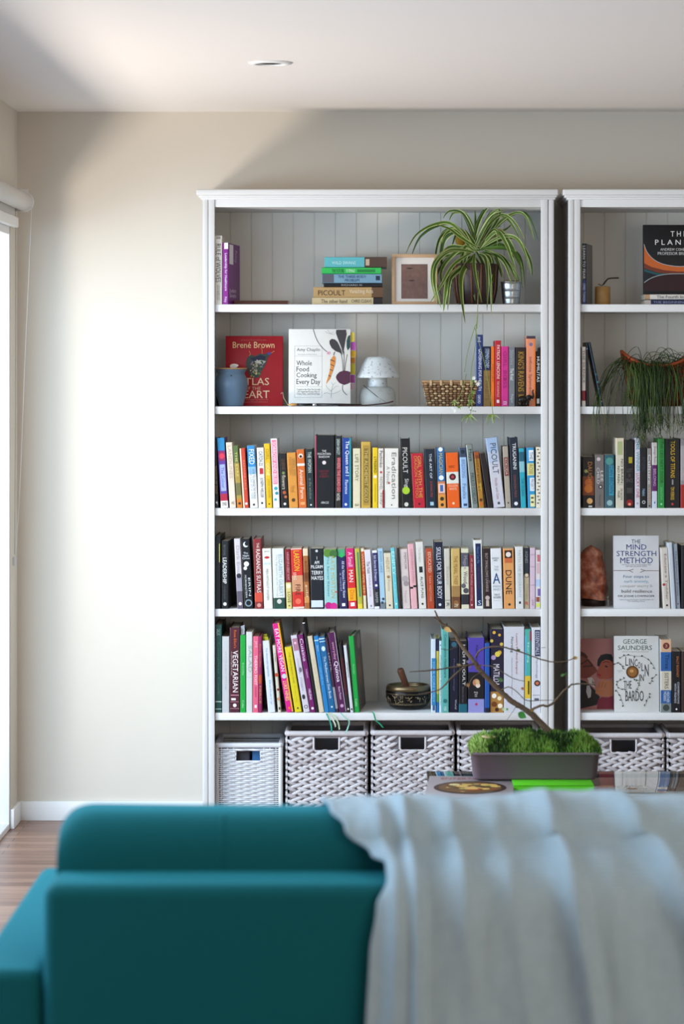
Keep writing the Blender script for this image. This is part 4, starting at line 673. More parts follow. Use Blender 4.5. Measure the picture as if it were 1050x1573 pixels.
# white cookbook
sp = []
r, wd, ht, kx, kz = face_book(443, 538, 506, 624.5, .032, 9.40, '#d8d5ce', 'white cookbook with beetroot drawing displayed face on, colourful page tabs', [
 ('T', 'Amy Chaplin', 455.5, 535, 491, 541.5, '#3a3a3c'), ('T', 'Author of At Home in the Whole Food Kitchen', 457, 544, 486, 545.5, '#8c8a86'),
 ('T', 'Whole', 455, 554.5, 478.5, 562, '#2c2c2e'), ('T', 'Food', 455, 563.8, 474, 571.2, '#2c2c2e'), ('T', 'Cooking', 455, 573, 486, 582.5, '#2c2c2e'), ('T', 'Every Day', 455, 583, 491.5, 593, '#2c2c2e'),
 ('T', 'Transform the Way You Eat with\n250 Vegetarian Recipes Free of\nGluten, Dairy, and Refined Sugar', 455, 597.5, 491.5, 607.5, '#6c6a68'),
 ('L', 'title_frame', '#b4b2ae', .4, [[(452, 532), (494, 532)], [(494, 532), (494, 611)], [(494, 611), (452, 611)], [(452, 611), (452, 532)], [(452, 547.5), (494, 547.5)], [(452, 594.5), (494, 594.5)]]),
 ('L', 'plant_stems', '#3c3436', .8, [[(480.5, 506), (486, 522), (494, 534), (503, 542)], [(523, 541), (525.5, 555), (526.5, 571)], [(528, 540), (528, 556), (528, 571)], [(533, 545), (530.5, 558), (529, 572)], [(526, 592), (526, 600), (531, 606), (533, 607)]]),
 ('L', 'herb_drawing', '#7c8088', .35, [[(508, 612), (509, 600), (511, 592)], [(509, 602), (503, 597), (500, 592)], [(509, 600), (516, 594), (520, 594)], [(508, 606), (500, 604), (497, 606)], [(509, 606), (518, 603), (523, 600)], [(511, 592), (508, 588)], [(511, 592), (515, 588)], [(499, 510), (506, 513), (512, 510)], [(503, 507), (508, 514), (514, 513)]]),
 ('P', 'beet_leaf', '#3a3638', [(516, 507), (531, 507), (532, 514), (530, 524), (528, 536), (526.5, 546), (524.5, 536), (521, 527), (518, 519), (515.5, 512)]),
 ('P', 'beet_leaf', '#3a3638', [(505.5, 524), (509, 521), (514, 522), (518, 526), (521, 532), (524, 539), (525, 546), (521, 542), (515, 540), (509, 535), (506, 529)]),
 ('P', 'beet_leaf', '#24403e', [(537.5, 515), (534, 517), (532, 524), (532, 533), (533.5, 539), (537.5, 534)]),
 ('P', 'beetroot', '#4a2438', [(517, 576), (521, 572), (527, 570), (533, 570.5), (537.7, 572), (537.7, 588), (534, 590), (528, 592), (521, 589), (517, 584), (515.5, 580)]),
 ('P', 'carrot', '#c8803a', [(512, 546), (515, 550), (514.5, 558), (511, 570), (506, 583), (500, 591), (504, 578), (507, 566), (507, 554)]),
 ('L', 'carrot_bands', '#4a3428', 1.1, [[(507, 553), (514, 556)], [(507, 560), (513, 563)], [(506, 568), (511, 570)], [(504, 577), (508, 579)], [(512, 546), (513.5, 541)]]),
 ('E', 'flower_drawing', '#d8a8b8', 504, 543, 2.6, 2.6), ('E', 'flower_drawing', '#c07890', 504, 543, 1.2, 1.2)], hard=True)
for i, (ya, yb_, c, w_) in enumerate([(511, 525, '#c8b040', 6), (526, 538, '#a84c9c', 8), (539, 549, '#c89820', 8), (549.5, 558, '#b07018', 7), (558.5, 575, '#b4a428', 7), (576, 588, '#98408c', 6.5), (589, 598, '#c49cb0', 5)]):
    z0 = (624.5-yb_)*kz; z1 = (624.5-ya)*kz
    MBm(mat(c, .6)).box(wd-.01, wd+w_*kx, .004+.003*i, .0044+.003*i, z0, z1).build('page_tab', r)
# mind strength book
face_book(942, 1012, 824.5, 936, .022, 9.36, '#cbcacb', 'white self-help book with big blue capitals displayed face on', [
 ('T', 'THE', 970, 830.5, 984, 836.5, '#23305c'), ('T', 'MIND', 962, 838, 993, 846, '#1f3070'), ('T', 'STRENGTH', 947, 848, 1008, 856, '#1f3070'), ('T', 'METHOD', 952.5, 858, 1002.5, 867, '#1f3070'),
 ('T', 'Hands-on tools and strategies that\nwill help you think better', 955, 868, 1000, 873, '#5c6070'), ('L', 'rope_drawing', '#6c4a38', .8, [[(942, 878), (966, 878)], [(990, 878.3), (1012, 878.3)], [(966, 878), (972, 881)], [(966, 878), (973, 876)], [(990, 878), (984, 876)], [(990, 878), (983, 881)]]),
 ('T', 'Four steps to', 957, 885, 996.5, 890.5, '#4c7098'), ('T', 'curb anxiety,', 958, 892, 996, 898, '#84a4b8'), ('T', 'conquer worry &', 952, 899.5, 1002, 905, '#aaa8a4'), ('T', 'build resilience', 954, 907, 1001, 912, '#5c5250'),
 ('T', 'DR JODIE LOWINGER', 949, 915.5, 1005, 919.5, '#3c3a44'), ('T', 'Clinical psychologist and founder of\nThe Anxiety Clinic', 951, 921.5, 1003, 926.5, '#84828a')], edge='#a0a0a8')
# lincoln book
vines = [[(944, 1023), (950, 1020), (955, 1026), (960, 1031)], [(953, 1012), (962, 1009), (975, 1010), (990, 1012), (1000, 1020), (1006, 1031)], [(957, 1045), (950, 1048), (947, 1054), (952, 1060), (959, 1060)], [(974, 1045), (981, 1048), (981, 1055), (975, 1063)], [(946, 1062), (952, 1072), (957, 1086)], [(1007, 1040), (1001, 1046), (999, 1052)], [(998, 1068), (994, 1076), (991, 1084)]]
ly = []
rnd = random.Random(5)
for ln in vines:
    for p in smooth_path([(a, b_, 0) for a, b_ in ln], 3)[::2]:
        ly.append(('E', 'vine_leaf', rnd.choice(['#2c3028', '#3c4a30', '#23262a']), p.x+rnd.uniform(-2, 2), p.y+rnd.uniform(-1.6, 1.6), 1.7, .8, rnd.uniform(0, 180)))
def lt(ch, x, y, w_, h, c='#34363a'): return ('T', ch, x, y, x+w_, y+h, c)
r, wd, ht, kx, kz = face_book(943, 1012, 979.5, 1095.5, .018, 9.36, '#c9c8c4', 'white book with leafy vine lettering displayed face on, fifth right shelf', [
 ('T', 'GEORGE', 957, 984.5, 993.5, 991.5, '#3c5048'), ('T', 'SAUNDERS', 949, 994, 1001.5, 1001, '#3c5048'), ('T', 'WINNER OF THE MAN BOOKER PRIZE', 955, 1003, 996, 1004.4, '#8c8c88'),
 lt('L', 960.5, 1011, 4, 14), lt('I', 966, 1014, 1.2, 11), lt('N', 968.5, 1014, 5, 12), lt('C', 974.5, 1015, 4.5, 11), lt('O', 979.5, 1019, 4, 10), lt('L', 985, 1021, 3.5, 12), lt('N', 990, 1023, 6, 18),
 ('T', 'IN', 981.5, 1038, 988.5, 1048.5, '#34363a'), ('T', 'THE', 957.5, 1048, 969.5, 1060, '#34363a'), ('T', 'BARDO', 960, 1063, 988, 1079, '#34363a'),
 ('E', 'gold_disc', '#5a3a1c', 971, 1034.5, 9.6, 9.6), ('E', 'gold_disc', '#8c5c28', 971, 1034.5, 7, 7), ('E', 'gold_disc', '#c08c54', 970, 1033, 3, 2.4),
 ('T', 'a novel of the\nyear', 946, 1031.5, 956, 1035.5, '#84847c'), ('L', 'vine_stem', '#4a5044', .5, vines)], edge='#8c8c90')
face_pic(r, ly, 'vine_leaf', kx, kz, 943, 1095.5, -.0022)
# picture of a couple (book)
SKN = '#9c5c48'; SKN2 = '#b87858'
face_book(890, 941.5, 987, 1095.5, .016, 9.42, '#a8706c', 'dusky pink book with painted couple displayed face on, fifth right shelf', [
 ('P', 'painted_man', '#7c3c30', [(891, 1010), (897, 1012), (902, 1017), (907, 1022), (911, 1027), (915, 1032), (918, 1037), (912, 1041), (906, 1045), (900, 1048), (891, 1047)]),
 ('P', 'painted_man', '#4c2018', [(891, 1006), (898, 1009), (903, 1015), (901, 1018), (896, 1014), (891, 1014)]),
 ('L', 'painted_glasses', '#1d1a20', 1.4, [[(891, 1026), (896, 1024), (903, 1019)], [(903, 1019), (908, 1026), (910, 1029)], [(895, 1030), (903, 1029), (910, 1029)]]),
 ('P', 'painted_suit', '#1a1518', [(891, 1050), (899, 1052), (906, 1058), (914, 1066), (921, 1076), (916, 1088), (891, 1094)]),
 ('P', 'painted_shirt', '#c9c0bc', [(902, 1047), (909, 1046), (913, 1052), (909, 1054), (914, 1062), (905, 1057)]),
 ('P', 'painted_flower', '#b8b4b8', [(901, 1059), (905, 1058), (908, 1066), (907, 1076), (903, 1078), (900, 1068)]),
 ('P', 'painted_woman', '#14121a', [(917, 1028), (918, 1019), (923, 1012), (931, 1010), (939, 1011), (941, 1016), (941, 1028), (937, 1020), (930, 1019), (924, 1022), (920, 1030)]),
 ('P', 'painted_woman', '#9c4c38', [(920, 1030), (924, 1022), (930, 1019), (937, 1020), (941, 1024), (941, 1046), (936, 1048), (927, 1049), (920, 1048), (916, 1044), (919, 1040), (917, 1037)]),
 ('E', 'painted_lips', '#a41c2c', 920.5, 1042.5, 2.8, 1.6, 25), ('E', 'painted_eye', '#1c1416', 931, 1029.5, 2.6, 1.2, 20), ('L', 'painted_brow', '#2a1814', 1, [[(926, 1024), (931, 1022), (936, 1024)]]),
 ('P', 'painted_hand', '#b06c48', [(915, 1062), (920, 1052), (927, 1048), (934, 1052), (941, 1049), (941, 1074), (930, 1076), (920, 1074), (914, 1070)]),
 ('L', 'painted_fingers', '#7c3c28', .7, [[(919, 1062), (921, 1054)], [(923, 1062), (926, 1053)], [(928, 1062), (931, 1055)]]),
 ('P', 'painted_dress', '#7c2434', [(918, 1080), (924, 1076), (934, 1077), (941, 1074), (941, 1094), (916, 1094)])], tilt=-5)
# planet book
face_book(988, 1083, 345, 451.5, .024, 9.37, '#0d0d10', 'large black planet book standing on two flat books, right bookcase top', [
 ('P', 'planet_glow', '#b85c28', [(989, 375), (993, 386), (1002, 397), (1014, 404), (1030, 408), (1048, 409), (1065, 408), (1082, 402), (1082, 412), (1060, 418), (1040, 418), (1020, 416), (1000, 412), (989, 408)]),
 ('P', 'planet_glow', '#6c3020', [(989, 404), (1000, 410), (1020, 415), (1040, 417), (1060, 417), (1082, 411), (1082, 420), (1040, 421), (1010, 419), (989, 412)]),
 ('P', 'planet_glow', '#1c4c50', [(989, 413), (1010, 419.5), (1040, 421.5), (1082, 420.5), (1082, 424), (1040, 424.5), (1010, 423), (989, 417)]),
 ('P', 'planet_disc', '#2c1418', [(989, 436), (998, 429), (1010, 424), (1025, 421.5), (1045, 421), (1065, 422), (1082, 426), (1082, 447), (989, 447)]),
 ('L', 'planet_rim', '#a0a8a8', .9, [[(989, 434), (998, 428), (1010, 423.5), (1025, 421), (1045, 420.5), (1065, 421.5), (1082, 425)], [(989, 375), (993, 386), (1002, 397), (1014, 404), (1030, 408), (1050, 409), (1082, 403)]]),
 ('T', 'T H E', 1030, 355, 1054, 363, '#dcdad8'), ('T', 'P L A N E T S', 1006, 368, 1076, 376, '#dcdad8'), ('T', 'ANDREW COHEN WITH', 1014, 381, 1070, 385, '#c8c6c4'), ('T', 'PROFESSOR BRIAN COX', 1010, 387, 1074, 391.5, '#c8c6c4')], hard=True, tilt=-3)
# ------------------------------------------------------------------ objects of the left bookcase
# photo frame
D = 9.42; s = D/F; fr = mat('#c09c78', .5, var=.15, vs=60)
r = thing('photo_frame', (X_(601.5, D), D+CAMY, Z_(467.5, DS)+.0003), 'light wood photo frame with white mat leaning beside the spider plant', 'picture frame', None, (R(-6), 0, 0))
wd = 70*s; ht = 79*s
b = MBm(fr); f = 5.2*s
b.box(0, wd, 0, .014, 0, f, bev=.001); b.box(0, wd, 0, .014, ht-f, ht, bev=.001); b.box(0, f, 0, .014, f, ht-f, bev=.001); b.box(wd-f, wd, 0, .014, f, ht-f, bev=.001); b.build('frame', r)
MBm(mat('#8c7860', .8)).box(f*.5, wd-f*.5, .011, .013, f*.5, ht-f*.5).build('backing_board', r)
MBm(mat('#d8d0c8', .7)).box(f, wd-f, .007, .0105, f, ht-f).build('mat_board', r)
pic = mat('#75584f', .5, var=.35, vs=70)
b = MBm(pic); x0, x1, z0, z1 = 14.5*s, wd-15*s, 10*s, ht-15.5*s
b.box(x0, x1, .0062, .007, z0, z1); b.build('photograph', r)
b = MBm(mat('#3c2a28', .5))
for (cx, cz, a_) in ((x0+.028, z1-.014, .011), (x0+.034, z0+.060, .010)): b.poly([(cx+a_*math.cos(t)*(1+.3*math.sin(3*t)), .0060, cz+.0022*math.sin(t)) for t in [i*math.pi/8 for i in range(16)]])
b.build('photographed_birds', r)
# spider plant
D = 9.46; PC = PX(734, 400, D); zs1 = Z_(467.5, DS)+.0004
t = thing('spider_plant', (PC.x-.008, PC.y, zs1), 'variegated spider plant cascading from a patterned dark pot, top shelf', 'plant')
potm = mat('#3c2c28', .4, var=.5, vs=60); cx, cy = PC.x-.008, PC.y+.01
b = MBm(potm, mat('#26252a', .35)); R0 = .066
b.lathe([(.045, .0), (.058, .006), (.068, .05), (.071, .11), (.073, .135), (.066, .137), (.064, .11), (0, .105)], (cx, cy, zs1), 32)
for k in range(14):
    a0 = k*2*math.pi/14; 
    pts = [(cx+rr*math.cos(a0), cy+rr*math.sin(a0), zs1+z) for rr, z in ((.0595, .006), (.0695, .05), (.0725, .11), (.0745, .133))]
    b.tube(pts, .0032, 5, m=mat('#6c4630' if k % 3 else '#2c2a30', .4))
b.build('pot', t)
MBm(mat('#2c2018', .9)).lathe([(.0, .108), (.066, .104)], (cx, cy, zs1), 24).build('soil', t)
c2 = lambda x, y: (570+x/3.5, 270+y/3.5)
LV = [
 [(560,400),(440,265),(340,262),(240,320),(185,420)], [(555,380),(540,290),(490,200),(420,190),(385,230)], [(550,360),(575,260),(610,190),(650,150)],
 [(560,380),(600,290),(650,215),(715,188)], [(570,380),(620,280),(700,210),(770,250),(828,355)], [(580,390),(680,260),(770,200),(830,220),(878,355)],
 [(590,380),(680,300),(740,360),(780,440),(812,505)], [(600,380),(700,330),(780,340),(830,420),(868,545)], [(580,395),(650,300),(685,310),(690,385)],
 [(560,400),(480,300),(400,330),(375,420),(382,505)], [(545,400),(450,290),(390,300),(365,345)], [(550,410),(430,400),(350,470),(340,580),(375,710)],
 [(550,410),(470,400),(380,480),(350,560),(380,650)], [(545,400),(400,430),(255,435)], [(550,400),(510,380),(490,440),(485,560),(498,640)],
 [(555,420),(540,480),(545,580),(558,670)], [(580,420),(620,450),(640,560),(645,750)], [(590,420),(640,440),(655,520),(650,580)],
 [(560,430),(460,470),(440,560),(470,610)], [(560,440),(440,530),(405,590),(388,735)], [(600,410),(690,430),(740,480),(780,580)],
 [(600,410),(700,440),(760,500),(790,570)], [(610,400),(660,420),(690,480),(710,550)], [(590,390),(720,390),(790,440),(810,600)],
 [(560,400),(500,310),(460,310),(430,390)], [(560,390),(560,300),(558,170)], [(575,380),(640,320),(720,290),(765,250)], [(590,370),(670,250),(690,200),(678,165)],
 [(570,400),(600,330),(640,290),(700,270)], [(540,410),(440,480),(380,580),(318,680)], [(555,370),(530,330),(500,285)], [(580,400),(700,370),(760,430),(805,455)],
 [(560,420),(490,520),(485,640),(505,795)], [(580,400),(530,400),(500,470),(495,610)], [(560,400),(600,470),(600,560),(590,640)], [(570,380),(520,250),(480,185)],
 [(590,380),(660,230),(735,165)], [(560,400),(430,380),(370,440),(345,500)], [(600,390),(760,330),(850,440),(868,540)], [(575,370),(590,300),(640,190)], [(585,360),(650,330),(720,310)], [(560,440),(590,500),(590,570),(560,580),(640,562)],
 [(560,380),(480,330),(420,285),(350,262)], [(570,390),(510,420),(455,500),(445,580)]]
for L in list(LV)[:24]:
    rj = random.Random(int(L[-1][0])); e0, e1 = rj.uniform(-38, 38), rj.uniform(-30, 22); LV.append([(x+e0*i/(len(L)-1), y+e1*i/(len(L)-1)) for i, (x, y) in enumerate(L)])
gA = mat('#4e6c24', .45, var=.2, vs=80); gB = mat('#36521c', .45, var=.2, vs=80); gC = mat('#b4ba78', .45)
b = MBm(gA, gB, gC); rnd = random.Random(11)
for i, L in enumerate(LV):
    px = [c2(*p) for p in L]; n = len(px); hang = px[-1][1] > 462
    top = min(p[1] for p in px); dz = rnd.uniform(-.10, .10)
    P = []
    for k, (x, y) in enumerate(px):
        u = k/(n-1)
        if hang: dep = 9.46-.185*min(1, u*1.35)
        else: dep = 9.46+dz*u
        if x > 790/1 and dep > 9.4 : dep = min(dep, 9.5)
        P.append(PX(x, y, min(dep, 9.58)))
    P = smooth_path(P, 6); wmax = (.0105 if i in (6, 9, 14, 19, 32) else rnd.uniform(.0050, .0074)); N = len(P)
    vs = []; flip = rnd.uniform(-.9, .9)
    for k, p in enumerate(P):
        u = k/(N-1); wv = wmax*min(1, .45+u*2.2)*(1-u**3)**.9+.0003
        d = (P[min(k+1, N-1)]-P[max(k-1, 0)]).normalized()
        side = d.cross(Vector((0, -1, 0)))
        if side.length < .05: side = Vector((1, 0, 0))
        side.normalize(); nrm = side.cross(d).normalized()
        side = (side*math.cos(flip*(.5+u*.6))+nrm*math.sin(flip*(.5+u*.6)))
        up = side.cross(d).normalized()
        for q, o_ in ((-1, .0), (-.66, -.12), (0, -.22), (.66, -.12), (1, 0)): vs.append(p+side*wv*q+up*wv*o_*1.6)
    f0 = []
    g = gA if rnd.random() < .6 else gB; edge = rnd.random() < .85
    for k in range(N-1):
        a = k*5
        for q in range(4):
            mm = gC if (edge and q in (0, 3)) else g
            if q == 0 or True: f0.append(((a+q, a+q+1, a+q+6, a+q+5), mm))
    n0 = len(b.v); b.v += [tuple(v) for v in vs]
    for f_, mm in f0: b.f.append(tuple(n0+k for k in f_)); b.m.append(b.mi(mm)); b.sm.append(True)
b.build('leaves', t)
c4 = lambda x, y: (560+x/3.5, 480+y/3.5)
st = mat('#7c8a44', .5)
b = MBm(st)
for L in ([(734, 452), (733, 480), (732, 505)], [c4(605, 0), c4(600, 60), c4(590, 80), c4(555, 200), c4(535, 320)], [c4(600, 60), c4(590, 200), c4(570, 330), c4(577, 490), c4(563, 555)], [c4(590, 80), c4(640, 260), c4(672, 430), c4(690, 555)], [c4(545, 330), c4(520, 430), c4(482, 492)]):
    b.tube(smooth_path([PX(x, y, 9.285) for x, y in L], 5), .0011, 5)
b.tube(smooth_path([PX(733, 405, 9.45), PX(735, 430, 9.34), PX(734, 452, 9.285)], 5), .0012, 5)
b.build('runners', t)
def plantlet(x, y, n, L, parent, seed, up=.2):
    rr = random.Random(seed); b = MBm(mat('#8c9c5c', .5), mat('#6a8240', .5)); p0 = PX(x, y, 9.285)
    for i in range(n):
        a = 2*math.pi*i/n+rr.uniform(-.3, .3); d = Vector((math.cos(a), -abs(math.sin(a*1.7))*.4, math.sin(a)*.6+up)); l = L*rr.uniform(.6, 1.1)
        P = smooth_path([p0, p0+d*l*.5+Vector((0, 0, .002)), p0+d*l+Vector((0, 0, -l*.35))], 4); vs = []
        for k, p in enumerate(P):
            u = k/(len(P)-1); wv = .0026*(1-u)**.7+.0002; sd = Vector((-d.z, 0, d.x)).normalized(); vs += [p-sd*wv, p+sd*wv+Vector((0, -.001, 0))]
        b.add(vs, [(2*k, 2*k+1, 2*k+3, 2*k+2) for k in range(len(P)-1)], b.mats[i % 2], True)
    b.build('plantlet', parent)
plantlet(720, 640, 14, .026, t, 1, -.1); plantlet(755, 639, 11, .026, t, 2, -.2); plantlet(697, 619, 8, .016, t, 3, .1); plantlet(723, 617, 9, .014, t, 4); plantlet(726, 603, 7, .010, t, 5); plantlet(705, 626, 6, .010, t, 6)
def blossom(x, y, parent, seed, r=.0085):
    b = MBm(mat('#e4e6dc', .5)); p0 = PX(x, y, 9.28)
    for i in range(6):
        a = i*math.pi/3+seed; d = Vector((math.cos(a), -.15, math.sin(a))); n = Vector((-d.z, 0, d.x))
        b.poly([p0, p0+d*r*.5+n*r*.22, p0+d*r, p0+d*r*.5-n*r*.22])
    b.build('blossom', parent)
for i, (x, y) in enumerate([(727, 581), (733.5, 590), (697, 631), (694, 627), (722, 627), (730, 586)]): blossom(x, y, t, i*.4, .0085 if i < 3 else .005)
b = MBm(mat('#5c7c34', .5)); rr = random.Random(9)
for i in range(34):
    y = rr.uniform(580, 632); x = 724.5+3.2*math.sin(y*.13)+rr.uniform(-3.5, 3.5); p = PX(x, y, 9.283); b.ell(p, .0032, .0012, .0018, n=5, k=3, mt=Euler((0, rr.uniform(0, 3), 0)).to_matrix())
b.build('runner_leaves', t)
# yellow ornament behind the plant
p = PX(707, 372, 9.60)
o = MBm(mat('#b98a1e', .5)).lathe([(0, 0), (.008, .004), (.0165, .02), (.018, .032), (.012, .044), (.005, .05), (0, .052)], (p.x, p.y, p.z-.022), 20, sy=.5)
o.tube([(p.x, p.y, zs1), (p.x, p.y, p.z-.018)], .0022, 6, m=mat('#6c5a34', .6))
tag(o.build('flower_ornament'), 'small yellow wooden tulip standing behind the spider plant', 'ornament')
# tin bucket plant
p = PX(784.5, 467, 9.44)
t = thing('succulent_pot', (p.x, p.y, zs1), 'small ribbed tin bucket holding a withered succulent, right of spider plant', 'plant')
tin = mat('#b4b8ba', .28, metal=1, bump=.15, bs=90)
b = MBm(tin); pr = []
for k in range(13):
    u = k/12; pr.append((.0275+.0065*u, .074*u))
pr2 = []
for r_, z in pr:
    pr2 += [(r_, z)]
    if abs(z-.025) < .004 or abs(z-.05) < .004: pr2 += [(r_+.0012, z+.001), (r_, z+.002)]
pr2 += [(.0355, .0745), (.0355, .0765), (.033, .0765), (.0325, .06), (0, .058)]
b.lathe(pr2, (p.x, p.y, zs1), 36); b.build('bucket', t)
for sx in (-1, 1): MBm(tin).tube([(p.x+sx*.0345, p.y, zs1+.062+.006*math.cos(a)) if False else (p.x+sx*(.035+.004*math.sin(a)), p.y+.007*math.cos(a), zs1+.062-.004*abs(math.sin(a))) for a in [i*math.pi/8 for i in range(9)]], .0011, 5).build('handle', t)
b = MBm(mat('#5c4434', .8), mat('#7c6a48', .7)); rr = random.Random(4)
for i in range(26):
    a = rr.uniform(0, 6.28); q = rr.uniform(0, .026); b.ell((p.x+q*math.cos(a), p.y+q*math.sin(a), zs1+.066+rr.uniform(0, .012)), .006, .005, .006, m=b.mats[i % 2], n=6, k=4)
b.build('succulent', t)
# blue pot
zs2 = Z_(624.5, DS)+.0004; p = PX(354.8, 620, 9.42)
t = thing('ceramic_pot', (p.x, p.y, zs2), 'rounded blue-grey ceramic pot at the left end of second shelf', 'pot')
cer = mat('#5f7488', .38, var=.18, vs=25)
k = 9.42/F
prof = [(18, 0), (18.8, 2), (21.6, 12), (25, 26), (25.8, 34), (24.6, 42), (21.4, 48), (20.6, 50.5), (22.6, 54), (23.8, 56.5)]
MBm(cer).lathe([(r_*k, z*k) for r_, z in prof]+[(22*k, 56.5*k), (20*k, 48*k), (22*k, 36*k), (16*k, 3*k), (0, 3*k)], (p.x, p.y, zs2), 48).build('body', t)
MBm(mat('#a8855c', .5)).lathe([(r_*k, z*k) for r_, z in [(22, 56.6), (24.4, 56.6), (24.6, 57.6), (24.2, 58.6), (22, 58.6), (0, 58.8)]], (p.x, p.y, zs2), 40).build('wooden_rim', t)
b = MBm(mat('#16161a', .5)); a0 = -1.57+.08; b.ell((p.x-.001+.046*math.cos(a0), p.y-.0468, zs2+.0985), .0035, .0015, .0035, n=8); b.build('hole', t)
ps = PX(361, 566, 9.42); b = MBm(mat('#d8cec4', .4)); pts = []
sh = MBm(mat('#d8cec4', .4))
for i in range(40):
    a = i*.35; r_ = .012*(1-i/44); rad = .0058*(1-i/44)
    pts.append((Vector((ps.x+(.004+r_)*math.cos(a)*.75-.004, ps.y+i*.0002, zs2+58.8*k+.0045+r_*math.sin(a)*.4)), rad))
sh.tube([q[0] for q in pts], [q[1]*.9 for q in pts], 8)
tag(sh.build('seashell'), 'small white spiral seashell resting on the blue pot rim', 'shell')
pb = PX(333, 610, 9.52)
b = MBm(mat('#17191d', .3)); b.lathe([(.014, 0), (.016, .01), (.017, .03), (.014, .052), (.007, .06), (.006, .072), (0, .073)], (pb.x+.014, pb.y, zs2), 20)
tag(b.build('dark_bottle'), 'small dark bottle half hidden behind the blue ceramic pot', 'bottle')
# brush and twig
b0 = PX(441, 621.5, 9.34); t = thing('paint_brush', (b0.x, b0.y, zs2), 'long black brush with tan tip lying before the white cookbook', 'brush')
zz = zs2+.0056; yb = b0.y
MBm(mat('#b98f58', .8)).tube([(X_(441, 9.34), yb, zz), (X_(448, 9.34), yb, zz), (X_(456, 9.34), yb, zz)], [.0012, .0052, .0046], 10).build('bristles', t)
MBm(mat('#18171a', .3)).tube([(X_(456, 9.34), yb, zz), (X_(480, 9.34), yb, zz)], .0046, 10).build('collar', t)
MBm(mat('#b8bcc0', .25, metal=.8)).tube([(X_(480, 9.34), yb, zz), (X_(486, 9.34), yb, zz)], .0054, 12).build('ferrule', t)
MBm(mat('#1b1a1c', .3)).tube([(X_(486, 9.34), yb, zz), (X_(520, 9.34), yb, zz), (X_(555, 9.34), yb, zz)], [.0048, .0042, .0022], 10).build('handle', t)
b = MBm(mat('#a89c80', .8)); b.tube(smooth_path([PX(431, 605, 9.36), PX(434, 603, 9.36), PX(435.5, 611, 9.355), PX(439, 617, 9.35), PX(442.5, 622.3, 9.345)], 5), .0009, 5)
tag(b.build('dry_twig'), 'pale curled dry twig between the red book and the brush', 'twig')
# incense holder
t = thing('incense_holder', (X_(585, 9.347), 9.347+CAMY, zs2), 'curved dark wooden incense holder lying before the speckled glass lamp', 'incense holder')
b = MBm(mat('#3a2420', .5, var=.3, vs=60)); P = smooth_path([PX(520, 623.0, 9.347), PX(560, 622.6, 9.347), PX(580, 621, 9.347), PX(594, 619, 9.347), PX(604, 616.4, 9.347)], 6)
P = [Vector((q.x, q.y, max(q.z, zs2+.0022))) for q in P]
vs = []
for q in P:
    for dy, dz in ((-.013, .002), (-.011, .0), (0, -.0006), (.011, 0), (.013, .002), (.011, -.0018), (0, -.0022), (-.011, -.0018)): vs.append(q+Vector((0, dy, dz)))
fs = []
for i in range(len(P)-1):
    for k in range(8): fs.append((i*8+k, i*8+(k+1) % 8, i*8+8+(k+1) % 8, i*8+8+k))
fs += [tuple(range(8)), tuple((len(P)-1)*8+k for k in range(8))]
b.add(vs, fs, None, True); b.build('tray', t)
a, c = PX(557.5, 591.5, 9.347), PX(580, 610, 9.347); e = PX(592, 617.5, 9.347)
bst = MBm(mat('#17161a', .8)); bst.tube([a, c], .0012, 6); bst.tube([c, e], .0005, 5, m=mat('#6c4a34', .7)); tag(bst.build('incense_stick'), 'thin black incense stick slanting across the glass lamp base', 'incense stick')
# glass mushroom lamp
p = PX(579.5, 620, 9.47); k = 9.47/F
def speckle(name, base, sp, dens, trans, rough=.15):
    m = bpy.data.materials.new(name); m.use_nodes = True; nt = m.node_tree; bs = nt.nodes['Principled BSDF']
    tc = nt.nodes.new('ShaderNodeTexCoord'); v = nt.nodes.new('ShaderNodeTexNoise'); v.inputs['Scale'].default_value = dens; v.inputs['Detail'].default_value = 4
    cr = nt.nodes.new('ShaderNodeValToRGB'); cr.color_ramp.elements[0].position = .60; cr.color_ramp.elements[0].color = lin(base); cr.color_ramp.elements[1].position = .68; cr.color_ramp.elements[1].color = lin(sp)
    nt.links.new(tc.outputs['Object'], v.inputs['Vector']); nt.links.new(v.outputs['Fac'], cr.inputs[0]); nt.links.new(cr.outputs[0], bs.inputs['Base Color'])
    bs.inputs['Roughness'].default_value = rough; bs.inputs['Transmission Weight'].default_value = trans; bs.inputs['IOR'].default_value = 1.3
    return m
gl = speckle('speckled_glass', '#e2e6e6', '#848a90', 130, .25); gl2 = speckle('frosted_glass', '#d8dad6', '#c0c2c0', 60, .45, .3)
t = thing('table_lamp', (p.x, p.y, zs2), 'small speckled white glass mushroom lamp on the second shelf', 'lamp')
MBm(gl).lathe([(r_*k, z*k) for r_, z in [(15, 31), (15.5, 46), (12, 47), (34, 43.2), (34.3, 45), (31, 50), (20.5, 70), (17.5, 74), (14, 75.5), (0, 75.8)][3:]], (p.x, p.y, zs2), 48).build('lamp_shade', t)
MBm(gl).lathe([(r_*k, z*k) for r_, z in [(16, 26), (15, 31), (14.5, 38), (15, 46)]], (p.x, p.y, zs2), 40).build('neck', t)
b = MBm(gl2)
n = 56; prof = [(24, 0), (27, 2), (28, 8), (27.5, 18), (25, 25), (20, 29), (15, 30), (0, 30)]
vs = []; fs = []
for r_, z in prof:
    for j in range(n):
        a = 2*math.pi*j/n; q = r_*k*(1+(.022 if j % 2 else 0)); vs.append((p.x+q*math.cos(a), p.y+q*math.sin(a), zs2+z*k))
for i in range(len(prof)-1):
    for j in range(n): fs.append((i*n+j, i*n+(j+1) % n, (i+1)*n+(j+1) % n, (i+1)*n+j))
b.add(vs, fs, None, True); b.build('lamp_base', t)
